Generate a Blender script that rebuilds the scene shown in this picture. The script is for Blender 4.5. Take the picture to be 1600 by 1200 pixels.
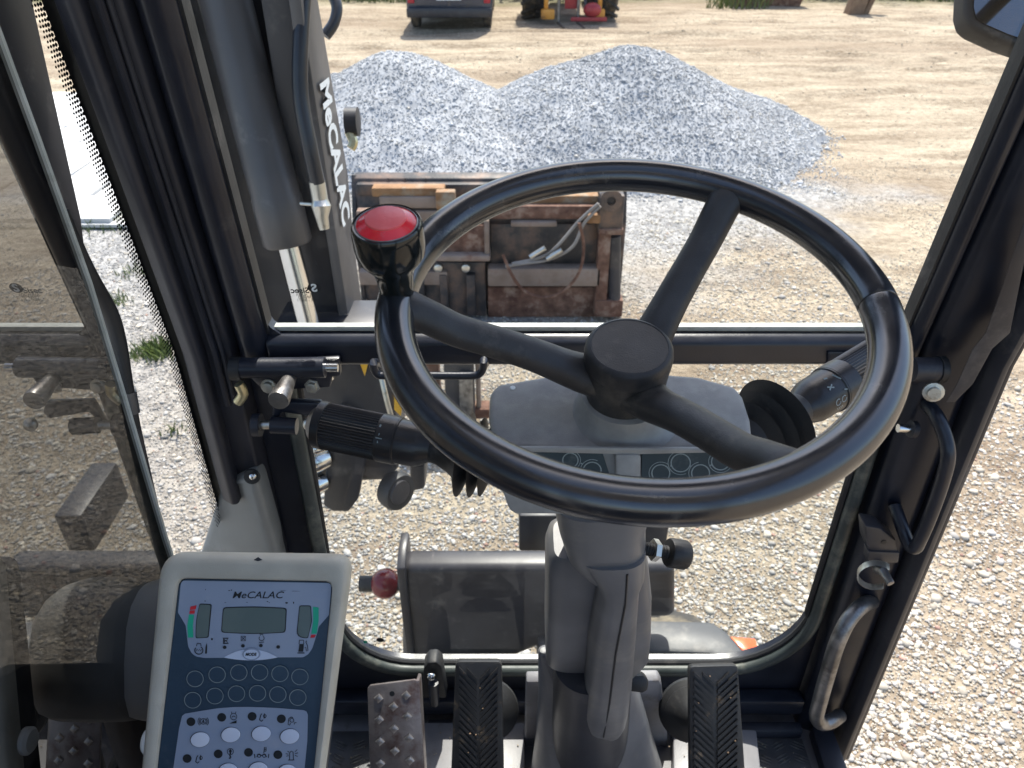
import bpy, bmesh, math, random
import numpy as np
from mathutils import Vector, Matrix

random.seed(7)
R_ = np.random.default_rng(11)
rad = math.radians
scn = bpy.context.scene
for o in list(bpy.data.objects):
    bpy.data.objects.remove(o)

# ------------------------------------------------------------------ camera, sky, sun, exposure
H = 2.7                       # eye height above the yard
PITCH = rad(33.2)
FPX = 1202.0                  # focal length in photograph pixels (1600 wide)
cam = bpy.data.cameras.new('camera')
cam.sensor_width = 36.0
cam.lens = FPX / 1600 * 36
cam.clip_start = 0.02
cam.clip_end = 500
cam.dof.use_dof = True
cam.dof.focus_distance = 0.80
cam.dof.aperture_fstop = 13.0
camo = bpy.data.objects.new('camera', cam)
scn.collection.objects.link(camo)
camo.location = (0, 0, H)
camo.rotation_euler = (math.pi / 2 - PITCH, 0, 0)
scn.camera = camo

SUN_EL, SUN_AZ = rad(60), rad(10)          # azimuth from +Y (ahead) towards +X (right)
world = bpy.data.worlds.new('World')
scn.world = world
world.use_nodes = True
wn = world.node_tree
sky = wn.nodes.new('ShaderNodeTexSky')
sky.sky_type = 'NISHITA'
sky.sun_disc = False
sky.sun_elevation = SUN_EL
sky.sun_rotation = SUN_AZ
sky.air_density = 1.0
sky.dust_density = 2.0
bg = wn.nodes['Background']
wn.links.new(sky.outputs[0], bg.inputs[0])
bg.inputs[1].default_value = 0.15
sl = bpy.data.lights.new('sun', 'SUN')
sl.energy = 4.2
sl.angle = rad(0.6)
sl.color = (1.0, 0.95, 0.87)
so = bpy.data.objects.new('sun', sl)
scn.collection.objects.link(so)
so.location = (4, 4, 12)
S = Vector((math.sin(SUN_AZ) * math.cos(SUN_EL), math.cos(SUN_AZ) * math.cos(SUN_EL), math.sin(SUN_EL)))
so.rotation_euler = (-S).to_track_quat('-Z', 'Y').to_euler()
scn.view_settings.view_transform = 'Standard'
scn.view_settings.look = 'None'
scn.view_settings.gamma = 1
scn.view_settings.use_curve_mapping = False
scn.view_settings.exposure = 1.15

# ------------------------------------------------------------------ pixel -> place
CP, SP = math.cos(PITCH), math.sin(PITCH)
EX = Vector((1, 0, 0)); EY = Vector((0, SP, CP)); EZ = Vector((0, -CP, SP))
CAM = Vector((0, 0, H))

def ray(px, py):
    return -EZ + EX * ((px - 800) / FPX) + EY * ((600 - py) / FPX)

def at(px, py, Y=None, Z=None, X=None, D=None, plane=None):
    d = ray(px, py)
    if Y is not None: t = Y / d.y
    elif Z is not None: t = (Z - H) / d.z
    elif X is not None: t = X / d.x
    elif plane is not None: t = (plane[0] - CAM).dot(plane[1]) / d.dot(plane[1])
    else: t = D
    return CAM + d * t

# ------------------------------------------------------------------ materials
MATS = {}

def mat(name, c1, c2=None, scale=8.0, rough=0.5, metal=0.0, bump=0.0, bscale=60.0, detail=4.0,
        dirt=None, dirt_amt=0.0, dscale=5.0, rvar=0.1, coat=0.0, spec=0.5, dist=0.002, stretch=None):
    m = bpy.data.materials.new(name); m.use_nodes = True
    nt = m.node_tree; N = nt.nodes; L = nt.links
    b = N['Principled BSDF']
    b.inputs['Metallic'].default_value = metal
    b.inputs['Specular IOR Level'].default_value = spec
    b.inputs['Coat Weight'].default_value = coat
    tc = N.new('ShaderNodeTexCoord'); co = tc.outputs['Object']
    if stretch:
        mp = N.new('ShaderNodeMapping'); mp.inputs['Scale'].default_value = stretch
        L.new(co, mp.inputs[0]); co = mp.outputs[0]
    n1 = N.new('ShaderNodeTexNoise'); n1.inputs['Scale'].default_value = scale; n1.inputs['Detail'].default_value = detail
    L.new(co, n1.inputs['Vector'])
    r1 = N.new('ShaderNodeValToRGB'); r1.color_ramp.elements[0].position = 0.35; r1.color_ramp.elements[1].position = 0.68
    c2 = c2 or tuple(min(1, x * 1.35) for x in c1)
    r1.color_ramp.elements[0].color = (*c1, 1); r1.color_ramp.elements[1].color = (*c2, 1)
    L.new(n1.outputs[0], r1.inputs[0]); col = r1.outputs[0]
    if dirt:
        n2 = N.new('ShaderNodeTexNoise'); n2.inputs['Scale'].default_value = dscale; n2.inputs['Detail'].default_value = 9
        n2.inputs['Roughness'].default_value = 0.7
        L.new(co, n2.inputs['Vector'])
        r2 = N.new('ShaderNodeValToRGB')
        r2.color_ramp.elements[0].position = 0.62 - 0.3 * dirt_amt; r2.color_ramp.elements[1].position = 0.78 - 0.2 * dirt_amt
        L.new(n2.outputs[0], r2.inputs[0])
        mx = N.new('ShaderNodeMixRGB'); mx.inputs[2].default_value = (*dirt, 1)
        L.new(r2.outputs[0], mx.inputs[0]); L.new(col, mx.inputs[1]); col = mx.outputs[0]
    L.new(col, b.inputs['Base Color'])
    mr = N.new('ShaderNodeMapRange'); mr.inputs[3].default_value = max(0.02, rough - rvar); mr.inputs[4].default_value = min(1, rough + rvar)
    n3 = N.new('ShaderNodeTexNoise'); n3.inputs['Scale'].default_value = scale * 2.7; n3.inputs['Detail'].default_value = 6
    L.new(co, n3.inputs['Vector']); L.new(n3.outputs[0], mr.inputs[0]); L.new(mr.outputs[0], b.inputs['Roughness'])
    if bump:
        nb = N.new('ShaderNodeTexNoise'); nb.inputs['Scale'].default_value = bscale; nb.inputs['Detail'].default_value = 5
        L.new(co, nb.inputs['Vector'])
        bp = N.new('ShaderNodeBump'); bp.inputs['Strength'].default_value = bump; bp.inputs['Distance'].default_value = dist
        L.new(nb.outputs[0], bp.inputs['Height']); L.new(bp.outputs[0], b.inputs['Normal'])
    MATS[name] = m
    return m

def glass(name, tint, ior=1.5, rough=0.01, dust=0.0):
    m = bpy.data.materials.new(name); m.use_nodes = True
    nt = m.node_tree; N = nt.nodes; L = nt.links
    N.remove(N['Principled BSDF'])
    tr = N.new('ShaderNodeBsdfTransparent'); tr.inputs[0].default_value = (*tint, 1)
    gl = N.new('ShaderNodeBsdfGlossy'); gl.inputs['Roughness'].default_value = rough
    lw_ = N.new('ShaderNodeLayerWeight'); lw_.inputs[0].default_value = .5
    pw_ = N.new('ShaderNodeMath'); pw_.operation = 'POWER'; pw_.inputs[1].default_value = 5
    L.new(lw_.outputs['Facing'], pw_.inputs[0])
    f0 = ((ior - 1) / (ior + 1)) ** 2
    fr = N.new('ShaderNodeMath'); fr.operation = 'MULTIPLY_ADD'; fr.inputs[1].default_value = 1 - f0; fr.inputs[2].default_value = f0
    L.new(pw_.outputs[0], fr.inputs[0])
    mx = N.new('ShaderNodeMixShader')
    L.new(fr.outputs[0], mx.inputs[0]); L.new(tr.outputs[0], mx.inputs[1]); L.new(gl.outputs[0], mx.inputs[2])
    out = mx
    if dust:
        df = N.new('ShaderNodeBsdfDiffuse'); df.inputs[0].default_value = (.6, .58, .54, 1)
        tc = N.new('ShaderNodeTexCoord'); n = N.new('ShaderNodeTexNoise'); n.inputs['Scale'].default_value = 9; n.inputs['Detail'].default_value = 12
        n.inputs['Roughness'].default_value = .75
        L.new(tc.outputs['Object'], n.inputs['Vector'])
        mr = N.new('ShaderNodeMapRange'); mr.inputs[1].default_value = .45; mr.inputs[2].default_value = .8; mr.inputs[4].default_value = dust
        L.new(n.outputs[0], mr.inputs[0])
        m2 = N.new('ShaderNodeMixShader'); L.new(mr.outputs[0], m2.inputs[0]); L.new(mx.outputs[0], m2.inputs[1]); L.new(df.outputs[0], m2.inputs[2])
        out = m2
    L.new(out.outputs[0], N['Material Output'].inputs[0])
    MATS[name] = m

DUST = (.30, .27, .22)
mat('frame_black', (.009, .011, .019), (.017, .020, .030), 14, .33, 0, .08, 300, dirt=(.06, .06, .062), dirt_amt=.10, dscale=9)
mat('trim_black', (.017, .018, .025), (.027, .028, .036), 10, .48, 0, .06, 500, dirt=(.10, .09, .085), dirt_amt=.12, dscale=7)
mat('rubber_black', (.012, .012, .013), (.022, .022, .023), 18, .55, 0, .15, 300, dirt=(.12, .11, .10), dirt_amt=.1, dscale=12)
mat('rim_black', (.008, .010, .015), (.016, .018, .024), 16, .22, 0, .06, 45, dirt=(.07, .068, .066), dirt_amt=.25, dscale=34, rvar=.10, dist=.0012, spec=1.0)
mat('spoke_black', (.024, .024, .025), (.040, .040, .041), 30, .48, 0, .35, 900, dirt=(.10, .092, .08), dirt_amt=.22, dscale=22, dist=.0006)
mat('knob_black', (.006, .009, .010), (.010, .013, .014), 30, .13, 0, rvar=.06)
mat('knob_red', (.74, .016, .03), (.80, .03, .045), 30, .22, 0, .03, 200, rvar=.06, dirt=(.55, .12, .12), dirt_amt=.12, dscale=40)
mat('knob_red_pale', (.80, .10, .11), (.84, .17, .17), 40, .42, 0, .1, 300)  # paler, rougher red for the disc on top of the cap
mat('cylinder_grey', (.070, .066, .066), (.09, .085, .084), 5, .42, 0, .05, 90, dirt=(.16, .15, .14), dirt_amt=.12, dscale=12)
mat('dash_grey', (.25, .25, .245), (.32, .32, .31), 60, .5, 0, .5, 1300, dirt=(.40, .39, .36), dirt_amt=.2, dscale=20, dist=.0005)
mat('column_grey', (.115, .115, .12), (.16, .16, .165), 12, .42, 0, .2, 1000, dirt=(.20, .19, .17), dirt_amt=.2, dscale=11, dist=.0005)
mat('stalk_black', (.010, .010, .012), (.018, .018, .02), 40, .34, 0, .1, 500)
mat('panel_teal', (.018, .034, .045), (.026, .046, .058), 20, .35, 0, dirt=(.10, .12, .12), dirt_amt=.12, dscale=30)
mat('etch_pale', (.20, .25, .26), (.26, .31, .32), 60, .6)
mat('bezel_cream', (.45, .43, .365), (.53, .51, .435), 25, .55, 0, .5, 900, dirt=(.40, .37, .31), dirt_amt=.14, dscale=22, dist=.0006)
mat('face_navy', (.020, .044, .074), (.028, .058, .094), 9, .38, 0, .05, 600, dirt=(.06, .08, .11), dirt_amt=.14, dscale=25)
mat('face_blue', (.25, .31, .42), (.31, .37, .48), 9, .42, 0, .05, 600, dirt=(.33, .37, .46), dirt_amt=.2, dscale=25)
mat('face_pale', (.52, .60, .76), (.58, .66, .80), 9, .4)
mat('button_white', (.60, .67, .82), (.68, .74, .86), 20, .4, 0, dirt=(.42, .46, .55), dirt_amt=.1, dscale=60)
mat('lcd', (.10, .135, .125), (.13, .165, .15), 20, .18)
mat('ink', (.008, .01, .012), (.012, .014, .016), 20, .5)
mat('green_bar', (.01, .42, .25), (.02, .48, .29), 20, .5)
mat('red_bar', (.60, .015, .03), (.65, .03, .04), 20, .5)
mat('machine_grey', (.028, .027, .031), (.042, .040, .045), 5, .42, 0, .05, 90, dirt=(.15, .14, .13), dirt_amt=.14, dscale=10)
mat('machine_dark', (.022, .023, .028), (.036, .036, .042), 6, .45, 0, .05, 90, dirt=(.10, .095, .09), dirt_amt=.12, dscale=10)
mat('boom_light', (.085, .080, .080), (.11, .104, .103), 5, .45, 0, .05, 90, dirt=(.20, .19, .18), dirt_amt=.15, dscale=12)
mat('white_letter', (.78, .82, .82), (.84, .87, .87), 20, .5)
mat('chrome', (.62, .62, .61), (.75, .75, .74), 10, .18, 1.0, rvar=.08)
mat('zinc', (.50, .49, .44), (.62, .61, .56), 30, .35, .9, .1, 200, dirt=(.25, .18, .10), dirt_amt=.15, dscale=40)
mat('brass', (.50, .43, .24), (.60, .55, .36), 30, .35, .8, .1, 200)
mat('worn_steel', (.16, .155, .15), (.30, .29, .28), 40, .38, .75, .25, 220, dirt=(.06, .05, .045), dirt_amt=.35, dscale=18)
mat('rust', (.085, .036, .022), (.22, .115, .075), 14, .8, .1, .6, 70, dirt=(.30, .23, .18), dirt_amt=.3, dscale=7, dist=.006)
mat('rust_orange', (.20, .10, .04), (.32, .18, .085), 9, .8, .1, .6, 70, dirt=(.30, .28, .22), dirt_amt=.4, dscale=5, dist=.006)
mat('rust_pale', (.20, .145, .11), (.31, .25, .21), 6, .75, .1, .5, 60, dirt=(.16, .075, .045), dirt_amt=.35, dscale=6, dist=.006)
mat('bucket_dark', (.025, .024, .026), (.065, .061, .06), 6, .55, .2, .3, 60, dirt=(.16, .10, .07), dirt_amt=.55, dscale=6, dist=.005)
mat('pedal_steel', (.20, .175, .17), (.27, .24, .23), 30, .42, .7, .25, 160, dirt=(.085, .035, .025), dirt_amt=.5, dscale=20)
mat('stud_steel', (.30, .28, .27), (.40, .38, .37), 60, .35, .8, .1, 300)
mat('pedal_rubber', (.014, .014, .015), (.026, .025, .025), 30, .5, 0, .25, 300, dirt=(.26, .18, .10), dirt_amt=.1, dscale=30)
mat('floor_grey', (.17, .165, .175), (.23, .225, .235), 10, .42, 0, .1, 300, dirt=(.10, .075, .05), dirt_amt=.2, dscale=14)
mat('tread_plate', (.085, .086, .09), (.13, .13, .135), 20, .42, .5, .2, 200, dirt=(.12, .09, .06), dirt_amt=.3, dscale=14)
mat('cover_olive', (.20, .20, .185), (.26, .26, .24), 10, .45, 0, .2, 900, dirt=(.15, .14, .12), dirt_amt=.15, dscale=10, dist=.0005)
mat('pod_grey', (.10, .10, .096), (.13, .13, .125), 10, .5, 0, .25, 900, dist=.0005)
mat('seal_green', (.030, .038, .036), (.055, .065, .06), 20, .45, 0, .1, 300, dirt=(.20, .20, .16), dirt_amt=.25, dscale=9)
mat('seal_pale', (.36, .38, .35), (.48, .50, .47), 30, .5, 0, .2, 200, dirt=(.2, .2, .17), dirt_amt=.2, dscale=40)
mat('headliner', (.58, .58, .57), (.64, .64, .63), 10, .8)
mat('mudguard_grey', (.045, .047, .05), (.07, .072, .075), 6, .5, 0, .15, 150, dirt=(.16, .15, .135), dirt_amt=.25, dscale=9)
mat('lens_orange', (.75, .10, .025), (.85, .16, .05), 30, .2)
mat('lens_red', (.35, .01, .03), (.42, .02, .04), 30, .2)
mat('cap_red', (.16, .008, .012), (.2, .012, .016), 30, .2)
mat('warning_yellow', (.80, .42, .02), (.85, .48, .04), 20, .5)
mat('hose_black', (.012, .014, .020), (.022, .024, .03), 12, .35, 0, .1, 200)
mat('hose_grey', (.18, .17, .16), (.26, .24, .22), 12, .5, 0, .1, 200)
mat('van_blue', (.022, .035, .060), (.030, .045, .075), 2, .3, 0, coat=.5, dirt=(.10, .09, .07), dirt_amt=.1, dscale=3)
mat('dark_glass', (.01, .012, .014), (.014, .016, .018), 5, .08)
mat('tyre', (.028, .026, .024), (.05, .046, .04), 8, .8, 0, .3, 60, dirt=(.22, .18, .12), dirt_amt=.35, dscale=5, dist=.01)
mat('tractor_red', (.30, .02, .03), (.38, .04, .04), 8, .45, 0, dirt=(.15, .09, .06), dirt_amt=.2)
mat('fork_orange', (.62, .26, .03), (.72, .34, .06), 8, .5, 0, dirt=(.22, .10, .04), dirt_amt=.25)
mat('timber', (.16, .10, .065), (.24, .16, .10), 6, .8, 0, .6, 40, stretch=(1, 6, 1), dist=.01)
mat('slab_white', (.46, .46, .45), (.55, .55, .54), 3, .8, 0, .3, 120, dirt=(.45, .44, .40), dirt_amt=.25, dscale=2, dist=.003)
mat('leaf', (.045, .085, .018), (.085, .13, .03), 3, .6)
mat('grass_green', (.07, .11, .02), (.14, .17, .05), 2, .6)
mat('bark', (.06, .045, .03), (.10, .08, .055), 8, .85, 0, .5, 30)
mat('mirror_glass', (.16, .17, .18), (.2, .21, .22), 5, .06, 1.0, rvar=.02)
glass('glass_clear', (.93, .945, .935), 1.35, .01, .07)
glass('glass_side', (.095, .09, .082), 3.1, .008, .03)
glass('glass_edge', (.97, .98, .97), 1.2)

def ground_material():
    m = bpy.data.materials.new('yard_ground'); m.use_nodes = True
    nt = m.node_tree; N = nt.nodes; L = nt.links; b = N['Principled BSDF']
    b.inputs['Roughness'].default_value = .95; b.inputs['Specular IOR Level'].default_value = .2
    g = N.new('ShaderNodeNewGeometry')
    def noise(s, d=8, r=.6, st=None):
        n = N.new('ShaderNodeTexNoise'); n.inputs['Scale'].default_value = s; n.inputs['Detail'].default_value = d; n.inputs['Roughness'].default_value = r
        if st:
            mp = N.new('ShaderNodeMapping'); mp.inputs['Scale'].default_value = st; L.new(g.outputs['Position'], mp.inputs[0]); L.new(mp.outputs[0], n.inputs['Vector'])
        else: L.new(g.outputs['Position'], n.inputs['Vector'])
        return n
    def ramp(src, a, b_, ca, cb):
        r = N.new('ShaderNodeValToRGB'); r.color_ramp.elements[0].position = a; r.color_ramp.elements[1].position = b_
        r.color_ramp.elements[0].color = (*ca, 1); r.color_ramp.elements[1].color = (*cb, 1); L.new(src, r.inputs[0]); return r
    def mix(f, c1, c2):
        x = N.new('ShaderNodeMixRGB'); L.new(f, x.inputs[0]); L.new(c1, x.inputs[1]); L.new(c2, x.inputs[2]); return x
    sand = ramp(noise(1.1, 14, .74, (.55, 2.0, 1)).outputs[0], .41, .57, (.15, .108, .07), (.43, .365, .27))
    fine = ramp(noise(14, 10, .7).outputs[0], .40, .60, (.19, .15, .105), (.46, .39, .29))
    sand2 = N.new('ShaderNodeMixRGB'); sand2.inputs[0].default_value = .45; L.new(sand.outputs[0], sand2.inputs[1]); L.new(fine.outputs[0], sand2.inputs[2])
    big = N.new('ShaderNodeMapRange'); nbg = noise(.22, 6, .65, (.5, 1.6, 1)); L.new(nbg.outputs[0], big.inputs[0]); big.inputs[1].default_value = .46; big.inputs[2].default_value = .62; big.inputs[4].default_value = .6
    dk = N.new('ShaderNodeMixRGB'); L.new(big.outputs[0], dk.inputs[0]); L.new(sand2.outputs[0], dk.inputs[1]); dk.inputs[2].default_value = (.22, .165, .115, 1)
    sand2 = dk
    vor = N.new('ShaderNodeTexVoronoi'); vor.inputs['Scale'].default_value = 26; L.new(g.outputs['Position'], vor.inputs['Vector'])
    bw = N.new('ShaderNodeRGBToBW'); L.new(vor.outputs['Color'], bw.inputs[0])
    grav = ramp(bw.outputs[0], .15, .85, (.20, .20, .20), (.42, .41, .39))
    # gravel spread: in front of the heaps and to the left, broken up by noise
    sx = N.new('ShaderNodeSeparateXYZ'); L.new(g.outputs['Position'], sx.inputs[0])
    def math_(op, a, b_=None, v=None):
        x = N.new('ShaderNodeMath'); x.operation = op
        L.new(a, x.inputs[0])
        if b_ is not None: L.new(b_, x.inputs[1])
        if v is not None: x.inputs[1].default_value = v
        return x
    dx = math_('ABSOLUTE', math_('ADD', sx.outputs[0], v=.4).outputs[0])
    dx = math_('MULTIPLY', dx.outputs[0], v=.26)
    dy = math_('ABSOLUTE', math_('ADD', sx.outputs[1], v=-7.6).outputs[0])
    dy = math_('MULTIPLY', dy.outputs[0], v=.33)
    d = math_('ADD', dx.outputs[0], dy.outputs[0])
    nn = noise(.8, 8, .65)
    d2 = math_('SUBTRACT', d.outputs[0], math_('MULTIPLY', nn.outputs[0], v=1.6).outputs[0])
    near = N.new('ShaderNodeMapRange'); L.new(d2.outputs[0], near.inputs[0]); near.inputs[1].default_value = .0; near.inputs[2].default_value = .5
    near.inputs[3].default_value = 1; near.inputs[4].default_value = 0
    left = N.new('ShaderNodeMapRange'); L.new(math_('SUBTRACT', sx.outputs[0], nn.outputs[0]).outputs[0], left.inputs[0]); left.inputs[1].default_value = -3.6; left.inputs[2].default_value = -.9
    left.inputs[3].default_value = 1; left.inputs[4].default_value = 0
    fary = N.new('ShaderNodeMapRange'); L.new(sx.outputs[1], fary.inputs[0]); fary.inputs[1].default_value = 8; fary.inputs[2].default_value = 10.5
    fary.inputs[3].default_value = 1; fary.inputs[4].default_value = 0
    lf = math_('MULTIPLY', left.outputs[0], fary.outputs[0])
    mxx = math_('MAXIMUM', near.outputs[0], lf.outputs[0])
    base = mix(mxx.outputs[0], sand2.outputs[0], grav.outputs[0])
    # grass beyond the yard
    gy = N.new('ShaderNodeMapRange'); ng = noise(.35, 8, .7)
    L.new(math_('ADD', sx.outputs[1], math_('MULTIPLY', ng.outputs[0], v=5).outputs[0]).outputs[0], gy.inputs[0]); gy.inputs[1].default_value = 24.2; gy.inputs[2].default_value = 26.5
    grass = ramp(noise(3, 10, .7).outputs[0], .38, .62, (.03, .045, .012), (.12, .125, .05))
    base2 = mix(gy.outputs[0], base.outputs[0], grass.outputs[0])
    L.new(base2.outputs[0], b.inputs['Base Color'])
    bp = N.new('ShaderNodeBump'); bp.inputs['Strength'].default_value = .9; bp.inputs['Distance'].default_value = .05
    nb = noise(5, 12, .72); L.new(nb.outputs[0], bp.inputs['Height'])
    bp2 = N.new('ShaderNodeBump'); bp2.inputs['Strength'].default_value = .7; bp2.inputs['Distance'].default_value = .015
    L.new(vor.outputs['Distance'], bp2.inputs['Height']); bp2.invert = True
    L.new(bp.outputs[0], bp2.inputs['Normal']); L.new(bp2.outputs[0], b.inputs['Normal'])
    MATS['yard'] = m

def attr_material(name, rough=.85):
    m = bpy.data.materials.new(name); m.use_nodes = True
    nt = m.node_tree; b = nt.nodes['Principled BSDF']; b.inputs['Roughness'].default_value = rough
    b.inputs['Specular IOR Level'].default_value = .25
    a = nt.nodes.new('ShaderNodeAttribute'); a.attribute_name = 'col'
    n = nt.nodes.new('ShaderNodeTexNoise'); n.inputs['Scale'].default_value = 90; n.inputs['Detail'].default_value = 4
    tc = nt.nodes.new('ShaderNodeTexCoord'); nt.links.new(tc.outputs['Object'], n.inputs['Vector'])
    mr = nt.nodes.new('ShaderNodeMapRange'); mr.inputs[3].default_value = .75; mr.inputs[4].default_value = 1.2
    nt.links.new(n.outputs[0], mr.inputs[0])
    mx = nt.nodes.new('ShaderNodeMixRGB'); mx.blend_type = 'MULTIPLY'; mx.inputs[0].default_value = 1
    nt.links.new(a.outputs['Color'], mx.inputs[1]); nt.links.new(mr.outputs[0], mx.inputs[2])
    nt.links.new(mx.outputs[0], b.inputs['Base Color'])
    MATS[name] = m
ground_material()
attr_material('stone')

# ------------------------------------------------------------------ mesh helpers
class MB:
    def __init__(s): s.bm = bmesh.new()
    def poly(s, pts):
        return s.bm.faces.new([s.bm.verts.new(p) for p in pts])
    def hexa(s, a, b):               # two loops of equal length -> closed solid
        n = len(a); va = [s.bm.verts.new(p) for p in a]; vb = [s.bm.verts.new(p) for p in b]
        s.bm.faces.new(va[::-1]); s.bm.faces.new(vb)
        for i in range(n):
            j = (i + 1) % n; s.bm.faces.new((va[i], va[j], vb[j], vb[i]))
        return s
    def box(s, lo, hi):
        (x0, y0, z0), (x1, y1, z1) = lo, hi
        return s.hexa([(x0, y0, z0), (x1, y0, z0), (x1, y1, z0), (x0, y1, z0)], [(x0, y0, z1), (x1, y0, z1), (x1, y1, z1), (x0, y1, z1)])
    def obox(s, c, ax, ay, az, hx, hy, hz):
        c = Vector(c); f = lambda i, j, k: c + ax * hx * i + ay * hy * j + az * hz * k
        return s.hexa([f(-1, -1, -1), f(1, -1, -1), f(1, 1, -1), f(-1, 1, -1)], [f(-1, -1, 1), f(1, -1, 1), f(1, 1, 1), f(-1, 1, 1)])
    def prism(s, pts, off):
        off = Vector(off); pts = [Vector(p) for p in pts]
        return s.hexa(pts, [p + off for p in pts])
    def loft(s, loops, caps=True, closed=True):
        L = [[s.bm.verts.new(p) for p in lp] for lp in loops]; n = len(L[0])
        for a, b in zip(L, L[1:]):
            for i in range(n if closed else n - 1):
                j = (i + 1) % n; s.bm.faces.new((a[i], a[j], b[j], b[i]))
        if caps: s.bm.faces.new(L[0][::-1]); s.bm.faces.new(L[-1])
        return s
    def tube(s, pts, r, seg=14, smooth=0, close=False, caps=True):
        pts = [Vector(p) for p in pts]
        rr = list(r) if hasattr(r, '__len__') else [r] * len(pts)
        if smooth:
            P, Q = [], []; n = len(pts)
            for i in range(n - 1):
                p0, p1, p2, p3 = pts[max(0, i - 1)], pts[i], pts[i + 1], pts[min(n - 1, i + 2)]
                for k in range(smooth):
                    t = k / smooth; t2 = t * t; t3 = t2 * t
                    P.append(.5 * ((2 * p1) + (p2 - p0) * t + (2 * p0 - 5 * p1 + 4 * p2 - p3) * t2 + (3 * p1 - p0 - 3 * p2 + p3) * t3))
                    Q.append(rr[i] * (1 - t) + rr[i + 1] * t)
            P.append(pts[-1]); Q.append(rr[-1]); pts, rr = P, Q
        loops = []; n = len(pts)
        t0 = (pts[1] - pts[0]).normalized(); u = t0.orthogonal().normalized()
        for i in range(n):
            t = (pts[min(n - 1, i + 1)] - pts[max(0, i - 1)]).normalized()
            u = (u - t * u.dot(t)).normalized(); v = t.cross(u)
            loops.append([pts[i] + (u * math.cos(a) + v * math.sin(a)) * rr[i] for a in [2 * math.pi * k / seg for k in range(seg)]])
        return s.loft(loops, caps)
    def lathe(s, p, d, prof, seg=32, ribs=None):
        p = Vector(p); d = Vector(d).normalized(); u = d.orthogonal().normalized(); v = d.cross(u)
        loops = []
        for t, r in prof:
            lp = []
            for k in range(seg):
                a = 2 * math.pi * k / seg; q = max(r, 1e-5)
                if ribs and ribs[0] <= t <= ribs[1]: q *= (1 if k % 2 else ribs[2])
                lp.append(p + d * t + (u * math.cos(a) + v * math.sin(a)) * q)
            loops.append(lp)
        return s.loft(loops, True)
    def sphere(s, c, r, seg=18, sc=(1, 1, 1)):
        c = Vector(c); n = seg // 2
        loops = []
        for i in range(n + 1):
            th = math.pi * (i + .02 * (i == 0) - .02 * (i == n)) / n
            loops.append([c + Vector((r * sc[0] * math.sin(th) * math.cos(2 * math.pi * k / seg), r * sc[1] * math.sin(th) * math.sin(2 * math.pi * k / seg), r * sc[2] * math.cos(th))) for k in range(seg)])
        return s.loft(loops, True)
    def ribbon(s, pts, w, nrm, closed=False):
        pts = [Vector(p) for p in pts]; nrm = Vector(nrm); n = len(pts); A, B = [], []
        for i in range(n):
            a = pts[(i - 1) % n] if closed else pts[max(0, i - 1)]; b = pts[(i + 1) % n] if closed else pts[min(n - 1, i + 1)]
            t = (b - a).normalized(); q = t.cross(nrm).normalized() * (w / 2)
            A.append(s.bm.verts.new(pts[i] + q)); B.append(s.bm.verts.new(pts[i] - q))
        for i in range(n if closed else n - 1):
            j = (i + 1) % n; s.bm.faces.new((A[i], A[j], B[j], B[i]))
        return s

def build(name, mb, m, parent=None, bevel=0, seg=2, ang=32, kind=None):
    bm = mb.bm
    bmesh.ops.recalc_face_normals(bm, faces=bm.faces)
    if bevel:
        es = [e for e in bm.edges if len(e.link_faces) == 2 and e.calc_face_angle(0) > rad(ang)]
        bmesh.ops.bevel(bm, geom=es, offset=bevel, segments=seg, affect='EDGES', profile=.5, clamp_overlap=True)
    for f in bm.faces: f.smooth = True
    for e in bm.edges:
        if len(e.link_faces) == 2 and e.calc_face_angle(0) > rad(38): e.smooth = False
    me = bpy.data.meshes.new(name); bm.to_mesh(me); bm.free()
    me.materials.append(MATS[m])
    o = bpy.data.objects.new(name, me); scn.collection.objects.link(o)
    adopt(o, parent)
    if kind: o['kind'] = kind
    return o

def adopt(o, parent):
    if parent is not None:
        o.parent = parent
        p = parent; off = Vector((0, 0, 0))
        while p is not None: off += p.location; p = p.parent
        o.location = o.location - off

def thing(name, label, cat, loc, group=None):
    e = bpy.data.objects.new(name, None); e.empty_display_size = .1; scn.collection.objects.link(e)
    e.location = loc; e['label'] = label; e['category'] = cat
    if group: e['group'] = group
    return e

def tag(o, label, cat, group=None):
    o['label'] = label; o['category'] = cat
    if group: o['group'] = group
    return o

def struct(o): o['kind'] = 'structure'; return o

def share(o, name, loc, parent, rot=None):          # a copy that shares its mesh, loc in world
    c = o.copy(); c.name = name; c.parent = None; scn.collection.objects.link(c); c.location = loc
    if rot: c.rotation_euler = rot
    adopt(c, parent); return c

def text(s, size, org, xd, yd, m, parent, name='lettering', shear=0, bold=0, align='CENTER', width=None, lift=0.0):
    cu = bpy.data.curves.new('t', 'FONT'); cu.body = s; cu.size = size; cu.shear = shear; cu.offset = bold
    cu.align_x = align; cu.align_y = 'CENTER'; cu.resolution_u = 3
    to = bpy.data.objects.new('t', cu); scn.collection.objects.link(to)
    dg = bpy.context.evaluated_depsgraph_get(); dg.update()
    me = bpy.data.meshes.new_from_object(to.evaluated_get(dg))
    bpy.data.objects.remove(to)
    xd = Vector(xd).normalized(); yd = Vector(yd).normalized(); zd = xd.cross(yd)
    xs = [v.co.x for v in me.vertices]; k = 1
    if width: k = width / (max(xs) - min(xs))
    org = Vector(org)
    for v in me.vertices:
        c = v.co.copy(); v.co = org + xd * (c.x * k) + yd * c.y + zd * (lift)
    me.materials.clear(); me.materials.append(MATS[m]); me.name = name
    o = bpy.data.objects.new(name, me); scn.collection.objects.link(o); adopt(o, parent)
    return o

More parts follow.
